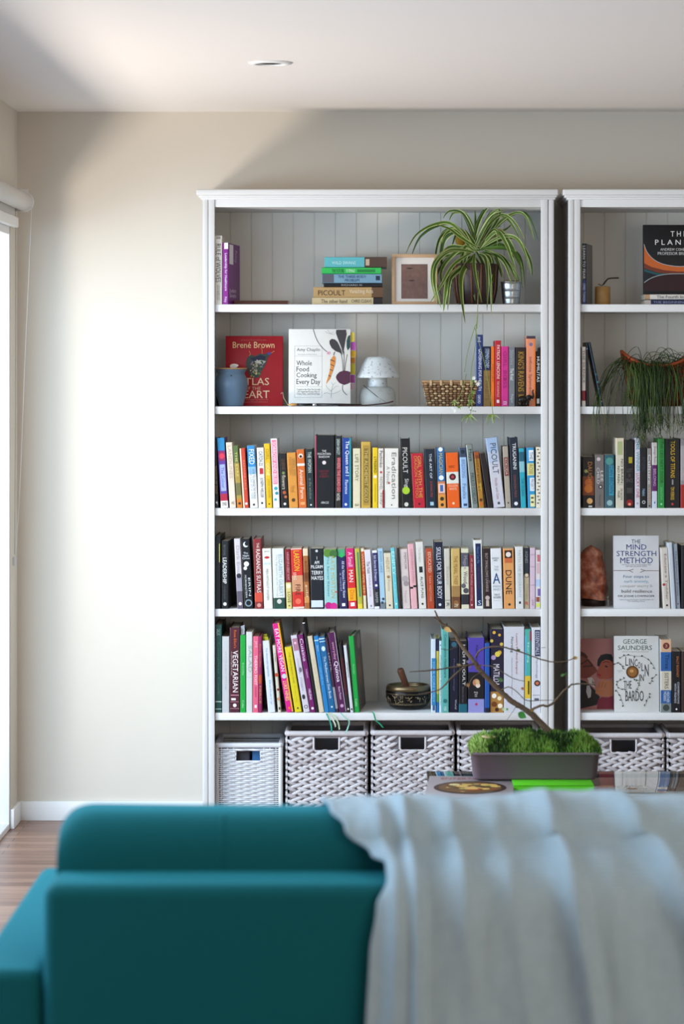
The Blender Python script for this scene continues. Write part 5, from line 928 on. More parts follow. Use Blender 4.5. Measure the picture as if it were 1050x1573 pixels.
# woven brown basket
c = PX(692, 622, 9.43); k = 9.43/F
t = thing('wicker_basket', (c.x, c.y, zs2), 'brown woven basket on the second shelf left of the books', 'basket')
wk = [mat(h_, .7) for h_ in ('#9c7c58', '#7c5c40', '#b49a74', '#5c4432')]
b = MBm(*wk); H = 39.5*k; W0, W1 = 34*k, 43*k; T0, T1 = .05, .062; rr = random.Random(2)
nl = 10; ncol = 26
def rrect(u, hw, hd):   # point on a rounded rectangle
    a = 2*math.pi*u; e = .28; ca, sa = math.cos(a), math.sin(a)
    return (hw*math.copysign(abs(ca)**e, ca), hd*math.copysign(abs(sa)**e, sa))
b.grid(lambda u, v: (lambda q: (c.x+q[0], c.y+q[1], zs2+v*H))(rrect(u, (W0+(W1-W0)*v)-.004, T0+(T1-T0)*v-.004)), 64, 6, wk[3], closed_u=True)
for lvl in range(nl):
    z = (lvl+.5)/nl*H*.9; v = z/H; hw = W0+(W1-W0)*v; hd = T0+(T1-T0)*v
    for side in range(4):
        m_ = 13 if side in (0, 2) else 9
        for j in range(m_):
            u = (j+.5)/m_*2-1; out = .003 if (j+lvl) % 2 else -.001
            if side == 0: q = (c.x+u*hw, c.y-hd-out, zs2+z); sc = (hw/m_*1.15, .003, H/nl*.42)
            elif side == 2: q = (c.x+u*hw, c.y+hd+out, zs2+z); sc = (hw/m_*1.15, .003, H/nl*.42)
            elif side == 1: q = (c.x+hw+out, c.y+u*hd, zs2+z); sc = (.003, hd/m_*1.15, H/nl*.42)
            else: q = (c.x-hw-out, c.y+u*hd, zs2+z); sc = (.003, hd/m_*1.15, H/nl*.42)
            b.ell(q, *sc, m=rr.choice(wk[:3]) if out > 0 else wk[1], n=6, k=4)
b.build('woven_body', t)
b = MBm(wk[0], wk[2])
for z, m_ in ((.965, wk[0]), (.90, wk[1])):
    pts = [rrect(i/48, W1+.001, T1+.001) for i in range(49)]; b.tube([(c.x+x, c.y+y, zs2+H*z) for x, y in pts], .0036, 6, m=m_, cap=False)
for j in range(5):
    x = c.x-W1*.72+j*W1*.36; b.box(x-.004, x+.004, c.y-T1-.0065, c.y-T1-.003, zs2+H*.80, zs2+H*1.01, m=wk[2], bev=.001)
b.build('rim', t)
# elephant figurine
D = 9.35; k = D/F; el = mat('#15110f', .3)
o = PX(807, 622, D); t = thing('elephant_figurine', (o.x, o.y, zs2), 'small glossy black elephant figurine with raised trunk before the books', 'figurine')
def E(px, py): return Vector((X_(px, D), o.y, zs2+(622.3-py)*k))
b = MBm(el)
b.ell(E(804, 611.5), .0175, .011, .0125, n=16, k=10); b.ell(E(812.5, 609), .0095, .009, .0095, n=14, k=8)
b.ell(E(800, 612), .011, .010, .012, n=12, k=8)
for px, dy in ((799, -.006), (801, .006), (808.5, -.006), (810.5, .006)):
    q = E(px, 622.2); b.tube([q+Vector((0, dy, .0005)), q+Vector((0, dy, .008)), q+Vector((.0005, dy, .018))], [.0048, .0042, .0052], 10)
b.tube(smooth_path([E(814, 610), E(817.2, 609), E(818.6, 605), E(817.6, 601), E(818, 598), E(819.3, 597)], 4), [.0050-.00017*i for i in range(21)], 8)
b.tube(smooth_path([E(796.3, 610), E(794.8, 612), E(794.4, 616)], 4), .0012, 5)
b.tube([E(814.5, 611)+Vector((0, -.005, 0)), E(818, 612.2)+Vector((0, -.006, 0))], [.0014, .0005], 6, m=mat('#b8b0a0', .4)); b.build('body', t)
for dy in (-.0095, .0095): MBm(el).ell(E(811, 608.5)+Vector((0, dy, 0)), .0065, .0018, .0085, n=12, k=6).build('ear', t)
# grey stone at the back of the second shelf
q = PX(828, 524, 9.55)
b = MBm(mat('#7c7c7a', .6, var=.2)); b.box(q.x-.006, q.x+.012, q.y-.02, q.y+.03, zs2, zs2+.195, bev=.006)
tag(b.build('bookend'), 'slim grey rounded bookend behind the rightmost second-shelf books', 'bookend')
# singing bowl and mallet
zs5 = Z_(1095, DS)+.0004; p = PX(626.5, 1090, 9.45); p.z = zs5; k = 9.45/F
t = thing('singing_bowl', (p.x, p.y, zs5), 'dark engraved metal singing bowl with brassy rim on the fifth shelf', 'bowl')
bw = mat('#221f1d', .32, metal=.75, bump=.1, bs=80); br = mat('#75644a', .36, metal=.85, var=.25, vs=40)
prof = [(16, 0), (22, .6), (28, 4), (32, 10), (34.3, 18), (34.6, 25), (33.8, 30)]
MBm(bw).lathe([(r_*k, z*k) for r_, z in prof]+[(r_*k, z*k) for r_, z in [(31.5, 31), (31.8, 24), (29, 10), (20, 4), (0, 3)]], (p.x, p.y, zs5), 64).build('bowl_body', t)
MBm(br).lathe([(r_*k, z*k) for r_, z in [(34.1, 29), (33.6, 33), (32.2, 36.6), (30.8, 37), (30.6, 34), (31.6, 30.5)]], (p.x, p.y, zs5), 64).build('rim', t)
b = MBm(mat('#b8a27c', .35, metal=.5)); rr = random.Random(21)
def onb(a, z, out=.0004):
    # radius of the wall at height z
    zz = z; pr = prof
    for (r0, z0), (r1, z1) in zip(pr, pr[1:]):
        if z0 <= zz <= z1: r_ = r0+(r1-r0)*(zz-z0)/(z1-z0); break
    else: r_ = 34
    return Vector((p.x+(r_*k+out)*math.cos(a), p.y+(r_*k+out)*math.sin(a), zs5+z*k))
for g in range(16):
    a0 = -math.pi/2+(g-8)*.39+.1
    for s_ in range(5):
        a = a0+rr.uniform(-.12, .12); z = rr.uniform(12, 22); pts = []
        dx, dz = rr.uniform(-.12, .12), rr.uniform(-4, 4)
        for q in range(6):
            u = q/5; pts.append(onb(a+dx*u+.04*math.sin(u*5), max(9, min(25, z+dz*u+1.5*math.sin(u*4+s_)))))
        b.tube(pts, .0006, 4)
for zl in (8.2, 10, 24.5): b.tube([onb(i*math.pi/24, zl, .0002) for i in range(49)], .00035, 4, cap=False)
b.build('engraving', t)
wd_ = mat('#5c3a28', .6, var=.3, vs=90)
b = MBm(wd_); a, c = PX(627, 1062, 9.45), PX(614, 1028, 9.42); c2_ = a+(c-a)*.5
b.tube([a, a+(c-a)*.1, c2_, c-(c-a)*.06, c], [.0085, .0095, .0105, .0115, .0095], 14)
tag(b.build('singing_bowl_mallet'), 'brown wooden mallet leaning up out of the singing bowl', 'mallet')
# ------------------------------------------------------------------ objects of the right bookcase
zr1 = Z_(468, DS)+.0004; D = 9.42; k = D/F; p = PX(925, 468, D)
t = thing('carved_candle', (p.x, p.y, zr1), 'stubby honey coloured carved candle beside the dark worn book', 'candle')
MBm(mat('#9c7440', .45, var=.3, vs=50, bump=.5, bs=30)).lathe([(10.8*k, 0), (11.8*k, 1*k), (12*k, 10*k), (11.7*k, 20*k), (12*k, 27*k), (11*k, 28.5*k), (0, 28*k)], (p.x, p.y, zr1), 28).build('candle_body', t)
tw = MBm(mat('#2a1c18', .6)); tw.tube(smooth_path([PX(918.5, 436, D), PX(921, 437.5, D), PX(925, 438, D), PX(932, 429.5, D), PX(938, 427.5, D), PX(950, 427, D)], 4), [.0014]*9+[.0028]*12, 6)
tag(tw.build('wick_trimmer'), 'dark bent metal snuffer lying across the honey coloured candle', 'snuffer')
# red planter with hanging rush plant
zr2 = Z_(625, DS)+.0004; D = 9.44; k = D/F; cx, cy = X_(1008, D), D+CAMY
t = thing('hanging_plant', (cx, cy, zr2), 'wiry green rush plant trailing from a rust red basket, right bookcase', 'plant')
rd = mat('#742414', .6, var=.4, vs=50, bump=.4, bs=90); rd2 = mat('#93401f', .6, var=.3, vs=50)
def rimz(u):        # height of the rim around the basket, higher at both ends
    return (62+22*abs(math.cos(2*math.pi*u))**2.2)*k
def bsk(u, v):
    a = 2*math.pi*u; hw = (36+18*v**.8)*k; hd = (28+8*v)*k
    return (cx+hw*math.copysign(abs(math.cos(a))**.8, math.cos(a)), cy+hd*math.sin(a), zr2+.001+rimz(u)*v)
b = MBm(rd); b.grid(bsk, 64, 14, rd, closed_u=True)
b.poly([bsk(i/32, 0) for i in range(32)])
b.grid(lambda u, v: (lambda q: (cx+(q[0]-cx)*.93, cy+(q[1]-cy)*.93, q[2]))(bsk(u, .3+.7*v)), 64, 5, rd, closed_u=True)
b.build('basket', t)
b = MBm(rd2, rd); b.tube([bsk(i/64, 1) for i in range(65)], .0055, 7, cap=False)
for vv in [i/13 for i in range(1, 13)]:
    pts = [Vector(bsk(i/96, vv))+Vector((0, -.001 if i % 3 else .001, .0014*math.sin(i*1.57))) for i in range(97)]; b.tube(pts, .0026, 5, m=rd if int(vv*13) % 2 else rd2, cap=False)
for i in range(40):
    b.tube([Vector(bsk(i/40, .02+.96*j/7))+(Vector(bsk(i/40, .5))-Vector((cx, cy, bsk(i/40, .5)[2]))).normalized()*.0025 for j in range(8)], .0022, 5, m=rd2 if i % 2 else rd)
b.build('basket_weave', t)
MBm(mat('#1f1a14', .9)).poly([(cx+(bsk(i/32, .8)[0]-cx)*.9, cy+(bsk(i/32, .8)[1]-cy)*.9, zr2+.055*2.2) for i in range(32)]).build('soil', t)
rr = random.Random(31); gm = [mat('#2f4020', .55), mat('#3f5426', .55), mat('#26341c', .55), mat('#56692e', .5)]
b = MBm(*gm)
zc = zr2+.12
for i in range(330):
    sx = rr.choice([-1, 1, -1, -.3]) if i < 60 else 0
    x0 = cx+rr.uniform(-.075, .075); y0 = cy+rr.uniform(-.03, .02)
    kind = i % 4
    if i < 34:      # high arches
        w_ = rr.uniform(.03, .13)*rr.choice([-1, 1]); h_ = rr.uniform(.02, .075)
        pts = [(x0, y0, zc), (x0+w_*.3, y0-.02, zc+h_), (x0+w_*.75, y0-.05, zc+h_*.6), (x0+w_, y0-.06, zc-.04), (x0+w_*1.05, y0-.065, zc-rr.uniform(.06, .15))]
        r_ = .0010
    elif i < 56:    # long strands over the left end
        w_ = rr.uniform(.07, .155); ln = rr.uniform(.08, .21)
        pts = [(x0-.03, y0, zc), (cx-.07-w_*.3, y0-.03, zc+rr.uniform(.02, .045)), (cx-.075-w_*.7, y0-.06, zc-.03), (cx-.08-w_*.9, -.31 if ln < .11 else -.37, zc-.03-ln*.5), (cx-.08-w_*rr.uniform(.85, 1), -.31 if ln < .11 else -.375, zc-.03-ln)]
        r_ = .0009
    else:           # curtain hanging over the front
        xx = cx+(rr.gauss(-.035, .032) if rr.random() < .7 else rr.uniform(-.09, .10)); ln = rr.uniform(.04, .19)*(1 if rr.random() < .5 else .8); j1, j2 = rr.uniform(-.018, .018), rr.uniform(-.02, .02)
        yf = rr.uniform(-.385, -.362)
        pts = [(xx*.6+cx*.4, y0, zc), (xx, cy-.07, zc+rr.uniform(.005, .03)), (xx+j1, -.345 if ln < .1 else yf, zc-.03), (xx+j1+j2*.5, yf, zc-.03-ln*.5), (xx+j1+j2, yf, zc-.03-ln)]
        if ln < .11: pts = [pts[0], pts[1], (xx+j1, -.335, zc-.02), (xx+j1+j2, -.335, zc-.02-ln*.8)]
        r_ = rr.uniform(.0007, .0012)
    pts = [Vector(q)+Vector((rr.uniform(-.003, .003), 0, 0)) for q in pts]
    b.tube(smooth_path(pts, 4), r_, 4, m=gm[i % 4])
    if i > 60 and rr.random() < .8:
        for _ in range(3):
            e = pts[-1]; q = e+Vector((rr.uniform(-.016, .016), rr.uniform(-.004, .004), -rr.uniform(.01, .035))); b.tube([e, (e+q)/2+Vector((.002, 0, 0)), q], .0007, 3, m=gm[(i+1) % 4])
b.build('stems', t)
# salt lamp
zr4 = Z_(936, DS)+.0004; D = 9.46; k = D/F; cx, cy = X_(911, D), D+CAMY
from mathutils import noise
t = thing('salt_lamp', (cx, cy, zr4), 'rugged orange brown salt rock lamp beside the blue-titled display book', 'lamp')
sm = bpy.data.materials.new('salt_rock'); sm.use_nodes = True; nt = sm.node_tree; bs = nt.nodes['Principled BSDF']
tc = nt.nodes.new('ShaderNodeTexCoord'); nz = nt.nodes.new('ShaderNodeTexNoise'); nz.inputs['Scale'].default_value = 28; nz.inputs['Detail'].default_value = 6
cr = nt.nodes.new('ShaderNodeValToRGB'); e = cr.color_ramp.elements; e[0].position = .35; e[0].color = lin('#74331c'); e[1].position = .68; e[1].color = lin('#dc9c80'); m_ = e.new(.5); m_.color = lin('#a8583a')
nt.links.new(tc.outputs['Object'], nz.inputs['Vector']); nt.links.new(nz.outputs['Fac'], cr.inputs[0]); nt.links.new(cr.outputs[0], bs.inputs['Base Color']); bs.inputs['Roughness'].default_value = .35
bp = nt.nodes.new('ShaderNodeBump'); bp.inputs['Strength'].default_value = .8; bp.inputs['Distance'].default_value = .006; nt.links.new(nz.outputs['Fac'], bp.inputs['Height']); nt.links.new(bp.outputs['Normal'], bs.inputs['Normal'])
def rock(u, v):
    a = 2*math.pi*u; z = v; w_ = [21, 23, 23.5, 23, 22, 21, 20.5, 19.5, 18.5, 16, 0]; f = min(9.999, z**.8*10 if z > .9 else z*10); i = min(9, int(f)); r_ = w_[i]+(w_[i+1]-w_[i])*(f-i)**(1 if i < 9 else 2.2)
    q = Vector((math.cos(a), math.sin(a), z*2.5)); n = noise.noise(q*1.6)*.16+noise.noise(q*4)*.07
    r_ = r_*(1+n)*k; zz = zr4+(11+81*min(1, z*1.0)-4*max(0, (z-.9)*10)*math.cos(a)**2*0)*k*(1+.0*n)
    return (cx+r_*math.cos(a)-.004*z*2, cy+r_*math.sin(a)*.8, zz+.004*math.sin(a*2+z*4))
b = MBm(sm); b.grid(rock, 40, 26, sm, closed_u=True); b.poly([rock(i/40, 0) for i in range(40)]); b.build('salt_rock', t)
MBm(mat('#2a1a12', .5, var=.3)).lathe([(17*k, 0), (18.5*k, 1*k), (18.5*k, 10*k), (17*k, 12.5*k), (0, 12.5*k)], (cx, cy, zr4), 28, sy=.85).build('wooden_base', t)
q = PX(934, 918, 9.43)
b = MBm(mat('#8c8478', .5, bump=.4)); b.ell((q.x, q.y, zr4+.013), .0042, .006, .013, n=10, k=8); b.ell((q.x-.0015, q.y, zr4+.03), .0036, .004, .006, n=8, k=6)
tag(b.build('stone_figurine'), 'tiny grey stone figurine tucked right of the salt lamp', 'figurine')
# ------------------------------------------------------------------ storage baskets on the bottom boards
hy = mat('#cfc9ca', .65, bump=.5, bs=300, var=.1, vs=60, name='whitewashed_hyacinth'); hy2 = mat('#b9b1b2', .7, bump=.4, bs=200, name='whitewashed_hyacinth_grey'); hyi = mat('#7d7678', .8, bump=.4, bs=150)  # second tone is slightly greyer, mixed at random among the strands
def braid_basket(px0, px1, rimy, label, seed, mats=(hy, hy2)):
    D = 9.36; k = D/F; x0, x1 = X_(px0, D), X_(px1, D); z0 = .0805; z1 = Z_(rimy, D); y0 = -.32; y1 = -.05
    t = thing('storage_basket', ((x0+x1)/2, (y0+y1)/2, z0), label, 'basket', None)
    rr = random.Random(seed); w_ = x1-x0; h_ = z1-z0; cxm = (x0+x1)/2
    hx0, hx1 = cxm-.021*1.15-.018+.02*0, cxm+.042; hx0 = cxm-.042; hz1 = z1-.024; hz0 = z1-.066; wt = .012
    ib = .006
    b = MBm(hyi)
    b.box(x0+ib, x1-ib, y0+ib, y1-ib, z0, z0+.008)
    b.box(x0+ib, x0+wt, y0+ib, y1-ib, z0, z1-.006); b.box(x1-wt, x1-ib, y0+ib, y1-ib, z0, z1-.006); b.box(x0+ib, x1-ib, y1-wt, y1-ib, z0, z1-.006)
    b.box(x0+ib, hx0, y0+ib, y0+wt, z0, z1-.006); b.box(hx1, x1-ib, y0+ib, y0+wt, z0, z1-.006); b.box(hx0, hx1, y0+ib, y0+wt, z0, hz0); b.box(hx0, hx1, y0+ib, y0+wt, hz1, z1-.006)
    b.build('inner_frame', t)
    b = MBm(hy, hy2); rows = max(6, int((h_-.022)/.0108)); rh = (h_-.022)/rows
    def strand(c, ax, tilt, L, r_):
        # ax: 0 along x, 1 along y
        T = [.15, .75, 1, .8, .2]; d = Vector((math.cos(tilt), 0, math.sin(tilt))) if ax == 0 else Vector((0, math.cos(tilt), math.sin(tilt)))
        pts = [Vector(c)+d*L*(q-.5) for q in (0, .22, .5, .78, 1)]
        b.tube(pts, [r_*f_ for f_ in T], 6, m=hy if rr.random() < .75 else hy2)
    for i in range(rows):
        zc_ = z0+rh*(i+.5); tl = .36 if i % 2 else -.36
        nc = max(4, round(w_/.036)); off = .5 if (i//1) % 2 else 0
        for j in range(-1, nc+1):
            xc_ = x0+(j+.5+off*.9)*w_/nc
            if xc_ < x0+.006 or xc_ > x1-.006: continue
            if hx0-.012 < xc_ < hx1+.012 and hz0-.004 < zc_ < hz1+.004: continue
            L = w_/nc*1.32; L = min(L, 2*(xc_-x0)+.004, 2*(x1-xc_)+.004); 
            if hz0-.004 < zc_ < hz1+.004: L = min(L, 2*abs(xc_-hx0)+.006 if xc_ < hx0 else 2*abs(xc_-hx1)+.006)
            L = max(L, .014)
            strand((xc_, y0+.004+rr.uniform(-.0015, .0015), zc_+rr.uniform(-.001, .001)), 0, tl+rr.uniform(-.12, .12), L, rh*.68)
        ny = 8
        for xs_ in (x0+.004, x1-.004):
            for j in range(ny): strand((xs_, y0+(j+.5)*(y1-y0)/ny, zc_), 1, tl, (y1-y0)/ny*1.25, rh*.56)
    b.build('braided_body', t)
    b = MBm(hy); e = .0085
    for (p0, p1) in (((x0+.006, y0+.005), (x1-.006, y0+.005)), ((x1-.005, y0+.006), (x1-.005, y1-.006)), ((x1-.006, y1-.006), (x0+.006, y1-.006)), ((x0+.005, y1-.006), (x0+.005, y0+.006))):
        n = max(8, int(math.hypot(p1[0]-p0[0], p1[1]-p0[1])/.004)); pts = [(p0[0]+(p1[0]-p0[0])*i/n, p0[1]+(p1[1]-p0[1])*i/n, z1-e) for i in range(n+1)]
        b.tube(pts, [e*(1+.07*(i % 2)) for i in range(n+1)], 10)
    b.build('wrapped_rim', t)
    b = MBm(hy); P = [(hx0, hz1+.003), (hx0, hz0+.006), (hx0+.006, hz0), (hx1-.006, hz0), (hx1, hz0+.006), (hx1, hz1+.003)]
    b.tube([(x, y0+.003, z) for x, z in P], .0034, 8); b.build('handle_hole_edge', t)
    return t
braid_basket(438.5, 564, 1123, 'whitewashed braided basket, second from the left on the bottom shelf', 1)
braid_basket(570, 697, 1122, 'whitewashed braided basket, third from the left on the bottom shelf', 2)
braid_basket(702.5, 828, 1122, 'whitewashed braided basket half hidden behind the mossy planter', 3)
braid_basket(894.5, 1020, 1126, 'greyer braided basket behind the planter edge in the right bookcase', 4)
braid_basket(1024, 1150, 1126, 'braided basket cut by the photo edge in the right bookcase', 5)
# finely woven first basket
D = 9.36; k = D/F; x0, x1 = X_(329.5, D), X_(434, D); z0 = .0805; z1 = Z_(1141, D); y0, y1 = -.32, -.06
t = thing('storage_basket', ((x0+x1)/2, (y0+y1)/2, z0), 'finely woven open sided white basket, leftmost on the bottom shelf', 'basket')
wt_ = mat('#d9d9dc', .5, name='white_rattan')
b = MBm(wt_); rows = 30; h_ = z1-z0-.02; ns = 9; w_ = x1-x0; cxm = (x0+x1)/2
hx0, hx1, hz0, hz1 = X_(362, D), X_(400, D), Z_(1169.5, D), Z_(1155, D)
for i in range(rows):
    z = z0+h_*(i+.5)/rows
    for (xa, xb) in ([(x0+.008, x1-.008)] if not (hz0 < z < hz1) else [(x0+.008, hx0), (hx1, x1-.008)]):
        n = max(6, int((xb-xa)/.0035)); pts = []
        for j in range(n+1):
            x = xa+(xb-xa)*j/n; u = (x-x0)/w_; inn = .10 < u < .90
            amp = .0030 if inn else .0006; pts.append((x, y0+.004-amp*math.sin((u*ns*2*math.pi*.5)+math.pi*(i % 2)), z+ (0 if inn else .0)))
        b.tube(pts, [h_/rows*(.60 if .12 < (x_[0]-x0)/w_ < .88 else .34) for x_ in pts], 5)
    for xs_ in (x0+.003, x1-.003): b.tube([(xs_, y0+.01+(y1-y0-.02)*j/12, z+0*.001) for j in range(13)], h_/rows*.4, 4)
    b.tube([(x0+.006+(w_-.012)*j/12, y1-.004, z) for j in range(13)], h_/rows*.42, 4)
b.build('woven_body', t)
b = MBm(wt_)
for j in range(ns+1):
    x = x0+w_*(.10+.8*j/ns)
    if hx0 < x < hx1: b.tube([(x, y0+.005, z0), (x, y0+.005, hz0)], .0022, 5)
    else: b.tube([(x, y0+.005, z0), (x, y0+.005, z1-.01)], .0022, 5)
for (x, y) in ((x0+.007, y0+.006), (x1-.007, y0+.006), (x0+.007, y1-.006), (x1-.007, y1-.006)):
    n = 60; MBm(wt_).tube([(x, y, z0+(z1-z0-.008)*i/n) for i in range(n+1)], [.0072*(1+.05*(i % 2)) for i in range(n+1)], 8).build('corner_post', t)
b.build('stakes', t)
b = MBm(wt_)
for (p0, p1) in (((x0+.004, y0+.006), (x1-.004, y0+.006)), ((x1-.007, y0), (x1-.007, y1)), ((x1-.004, y1-.006), (x0+.004, y1-.006)), ((x0+.007, y1), (x0+.007, y0))):
    n = 60; b.tube([(p0[0]+(p1[0]-p0[0])*i/n, p0[1]+(p1[1]-p0[1])*i/n, z1-.009) for i in range(n+1)], [.0088*(1+.05*(i % 2)) for i in range(n+1)], 8)
b.build('wrapped_rim', t)
b = MBm(wt_); b.tube([(hx0, y0+.002, hz1+.002), (hx0, y0+.002, hz0), (hx1, y0+.002, hz0), (hx1, y0+.002, hz1+.002)], .0028, 6); b.build('handle_hole_edge', t)
b = MBm(mat('#2f6ca4', .5)); b.box(X_(386, D), X_(410, D), y0+.04, y0+.2, z0+.004, z1-.028, bev=.003); tag(b.build('folder'), 'blue folder inside the leftmost finely woven white basket', 'folder')
b = MBm(mat('#4c4850', .6, var=.3, vs=20)); b.box(X_(345, D), X_(383, D), y0+.03, y0+.2, z0+.004, z1-.03, bev=.006); tag(b.build('storage_pouch'), 'dark grey pouch inside the leftmost finely woven white basket', 'pouch')
# ------------------------------------------------------------------ coffee table
TZ = .420; ty1 = CAMY+7.86; ty0 = CAMY+7.02
gt = bpy.data.materials.new('table_glass'); gt.use_nodes = True; bs = gt.node_tree.nodes['Principled BSDF']
bs.inputs['Base Color'].default_value = lin('#dcece8'); bs.inputs['Roughness'].default_value = .03; bs.inputs['Transmission Weight'].default_value = 1; bs.inputs['IOR'].default_value = 1.5
t = thing('coffee_table', (.45, (ty0+ty1)/2, 0), 'glass topped coffee table standing between sofa and bookcases', 'table')
MBm(gt).box(X_(655, 7.8), 1.15, ty0, ty1, TZ-.010, TZ, bev=.001).build('glass_top', t)
dk = mat('#2b2a2c', .4, metal=.6)
for x in (X_(655, 7.8)+.05, 1.08):
    for y in (ty0+.05, ty1-.05): MBm(dk).box(x-.018, x+.018, y-.018, y+.018, 0, TZ-.0105, bev=.002).build('leg', t)
b = MBm(dk); b.box(X_(655, 7.8)+.07, 1.06, ty0+.04, ty0+.06, TZ-.045, TZ-.0105); b.box(X_(655, 7.8)+.07, 1.06, ty1-.06, ty1-.04, TZ-.045, TZ-.0105); b.build('rail', t)
def flat_book(x0, x1, y0, y1, z, th, col, label, edge, rot=0):
    cx, cy = (x0+x1)/2, (y0+y1)/2; w_, d_ = (x1-x0)/2, (y1-y0)/2
    r = thing('book', (cx, cy, z), label, 'book', None, (0, 0, R(rot)))
    m = mat(col, .35, var=.05)
    b = MBm(m); b.box(-w_, w_, -d_, d_, 0, .002, bev=.0005); b.box(-w_, w_, -d_, d_, th-.002, th, bev=.0005); b.box(-w_, w_, -d_, -d_+.002, 0, th, m=mat(edge, .4)); b.build('cover', r)
    MBm(pagem).box(-w_+.003, w_-.003, -d_+.0021, d_-.003, .0021, th-.0021).build('page_block', r); return r
fx = lambda px, D: X_(px, D)
r = flat_book(fx(655, 7.5), fx(790, 7.5)-.004, CAMY+7.28, CAMY+7.66, TZ+.0005, .014, '#9c9092', 'grey cookbook with a bowl of food on its cover, left of planter', '#8c8488', rot=-3)
b = MBm(mat('#3c2c24', .4), mat('#c49a5c', .5), mat('#d8c890', .5), mat('#a4552c', .5)); 
b.poly([(.095*math.cos(i*math.pi/16)-.0, .115*math.sin(i*math.pi/16)-.02, .0144) for i in range(32)]); b.poly([(.082*math.cos(i*math.pi/16)-.0, .098*math.sin(i*math.pi/16)-.02, .0147) for i in range(32)], mat('#6c4c30', .5))
rr = random.Random(8); 
for i in range(60):
    a = rr.uniform(0, 6.28); q = rr.uniform(0, .07); rad = rr.uniform(.006, .017); c_ = rr.choice(['#c49a5c', '#d8c890', '#a4552c', '#8c8c44', '#d8b060', '#5c4c2c'])
    b.poly([(q*math.cos(a)+rad*math.cos(j*.785), q*1.15*math.sin(a)-.02+rad*math.sin(j*.785), .01475+.00002*i) for j in range(8)], mat(c_, .5))
b.build('food_picture', r)
b = MBm(mat('#a8504c', .5)); b.text('ENTERTAINING', (-.08, .125, .0145), (.16, 0, 0), (0, .032, 0), None); b.build('title', r)
r = flat_book(fx(786, 7.55), fx(908, 7.55), CAMY+7.46, CAMY+7.74, TZ+.0005, .018, '#5cc422', 'bright green book lying under the grey planter on the table', '#5cc422', rot=0)
r = flat_book(fx(790, 7.3), fx(880, 7.3), CAMY+7.20, CAMY+7.42, TZ+.0005, .010, '#5c6c5c', 'thin grey-green magazine lying before the bright green book', '#6c746c', rot=2)
# bonsai planter
PZ = TZ+.0188; D = 7.64; k = D/F; xl, xr = X_(718.5, D), X_(921, D); cx = (xl+xr)/2; cy = D+CAMY; ztop = Z_(1154, D-.06)
t = thing('bonsai_planter', (cx, cy, PZ), 'grey rectangular planter of green moss with a bare twisted bonsai branch', 'plant')
pg = mat('#6d5c63', .7, bump=.15, bs=180, name='planter_plastic')
hw1 = (xr-xl)/2; hw0 = hw1-.013; hd1 = .09; hd0 = .078; Hh = ztop-PZ
def rr_ring(hw, hd, z, rad=.02, n=6):
    out = []
    for qx, qy, a0 in ((1, 1, 0), (-1, 1, 90), (-1, -1, 180), (1, -1, 270)):
        for i in range(n+1):
            a = R(a0+90*i/n); out.append((cx+qx*(hw-rad)+rad*math.cos(a), cy+qy*(hd-rad)+rad*math.sin(a), z))
    return out
rings = [rr_ring(hw0-.004, hd0-.004, PZ), rr_ring(hw0, hd0, PZ+.004), rr_ring(hw1-.007, hd1-.006, ztop-.008), rr_ring(hw1, hd1, ztop-.007), rr_ring(hw1+.001, hd1+.001, ztop-.003), rr_ring(hw1-.001, hd1-.001, ztop), rr_ring(hw1-.006, hd1-.006, ztop), rr_ring(hw1-.009, hd1-.009, ztop-.02)]
n = len(rings[0]); vs = [p for r_ in rings for p in r_]; fs = [(i*n+j, i*n+(j+1) % n, (i+1)*n+(j+1) % n, (i+1)*n+j) for i in range(len(rings)-1) for j in range(n)]
fs.append(tuple(range(n))[::-1]); b = MBm(pg); b.add(vs, fs, None, True); b.build('pot', t)
def mz(x, y):
    u = (x-cx)/hw1; v = (y-cy)/hd1
    return ztop+.047*max(0, (1-abs(u)**7))*max(.0, 1-abs(v)**5)*(.85+.25*noise.noise(Vector((x*22, y*22, 0))))+.006*noise.noise(Vector((x*70, y*70, 1)))-.006
ms = [mat('#3a5822', .8), mat('#5a802c', .8), mat('#80a244', .8), mat('#a4bc68', .8), mat('#263e18', .8)]
b = MBm(ms[0]); b.grid(lambda u, v: (cx+(u*2-1)*(hw1-.004), cy+(v*2-1)*(hd1-.004), mz(cx+(u*2-1)*(hw1-.004), cy+(v*2-1)*(hd1-.004))), 60, 30); b.build('moss_bed', t)
b = MBm(*ms); rr = random.Random(77)
for i in range(6500):
    x = cx+rr.uniform(-1, 1)*(hw1-.002); y = cy+(rr.uniform(-1, 1) if i % 3 else rr.uniform(-1, -.2))*(hd1-.002); z = mz(x, y)
    h_ = rr.uniform(.005, .017); a = rr.uniform(0, 6.28); l = rr.uniform(.3, 1)
    tip = Vector((x+math.cos(a)*h_*.6*l, y+math.sin(a)*h_*.6*l-.002, z+h_)); w_ = rr.uniform(.001, .0019); n1 = noise.noise(Vector((x*18, y*18, 3)))
    mi = 2 if n1 > .12 else (1 if n1 > -.15 else 4)
    if x < cx-hw1*.72: mi = 3 if rr.random() < .6 else 2
    elif rr.random() < .2: mi = rr.choice([1, 2, 0])
    bs_ = Vector((x, y, z-.002)); q = Vector((math.sin(a), -math.cos(a), 0))*w_; q2 = Vector((math.cos(a), math.sin(a), .3))*w_
    b.add([bs_-q, bs_+q, bs_+q2, tip, (bs_+tip)/2+q*1.7], [(0, 1, 3), (1, 2, 3), (2, 0, 3), (0, 4, 3)], ms[mi])
o_ = b.build('moss', t)
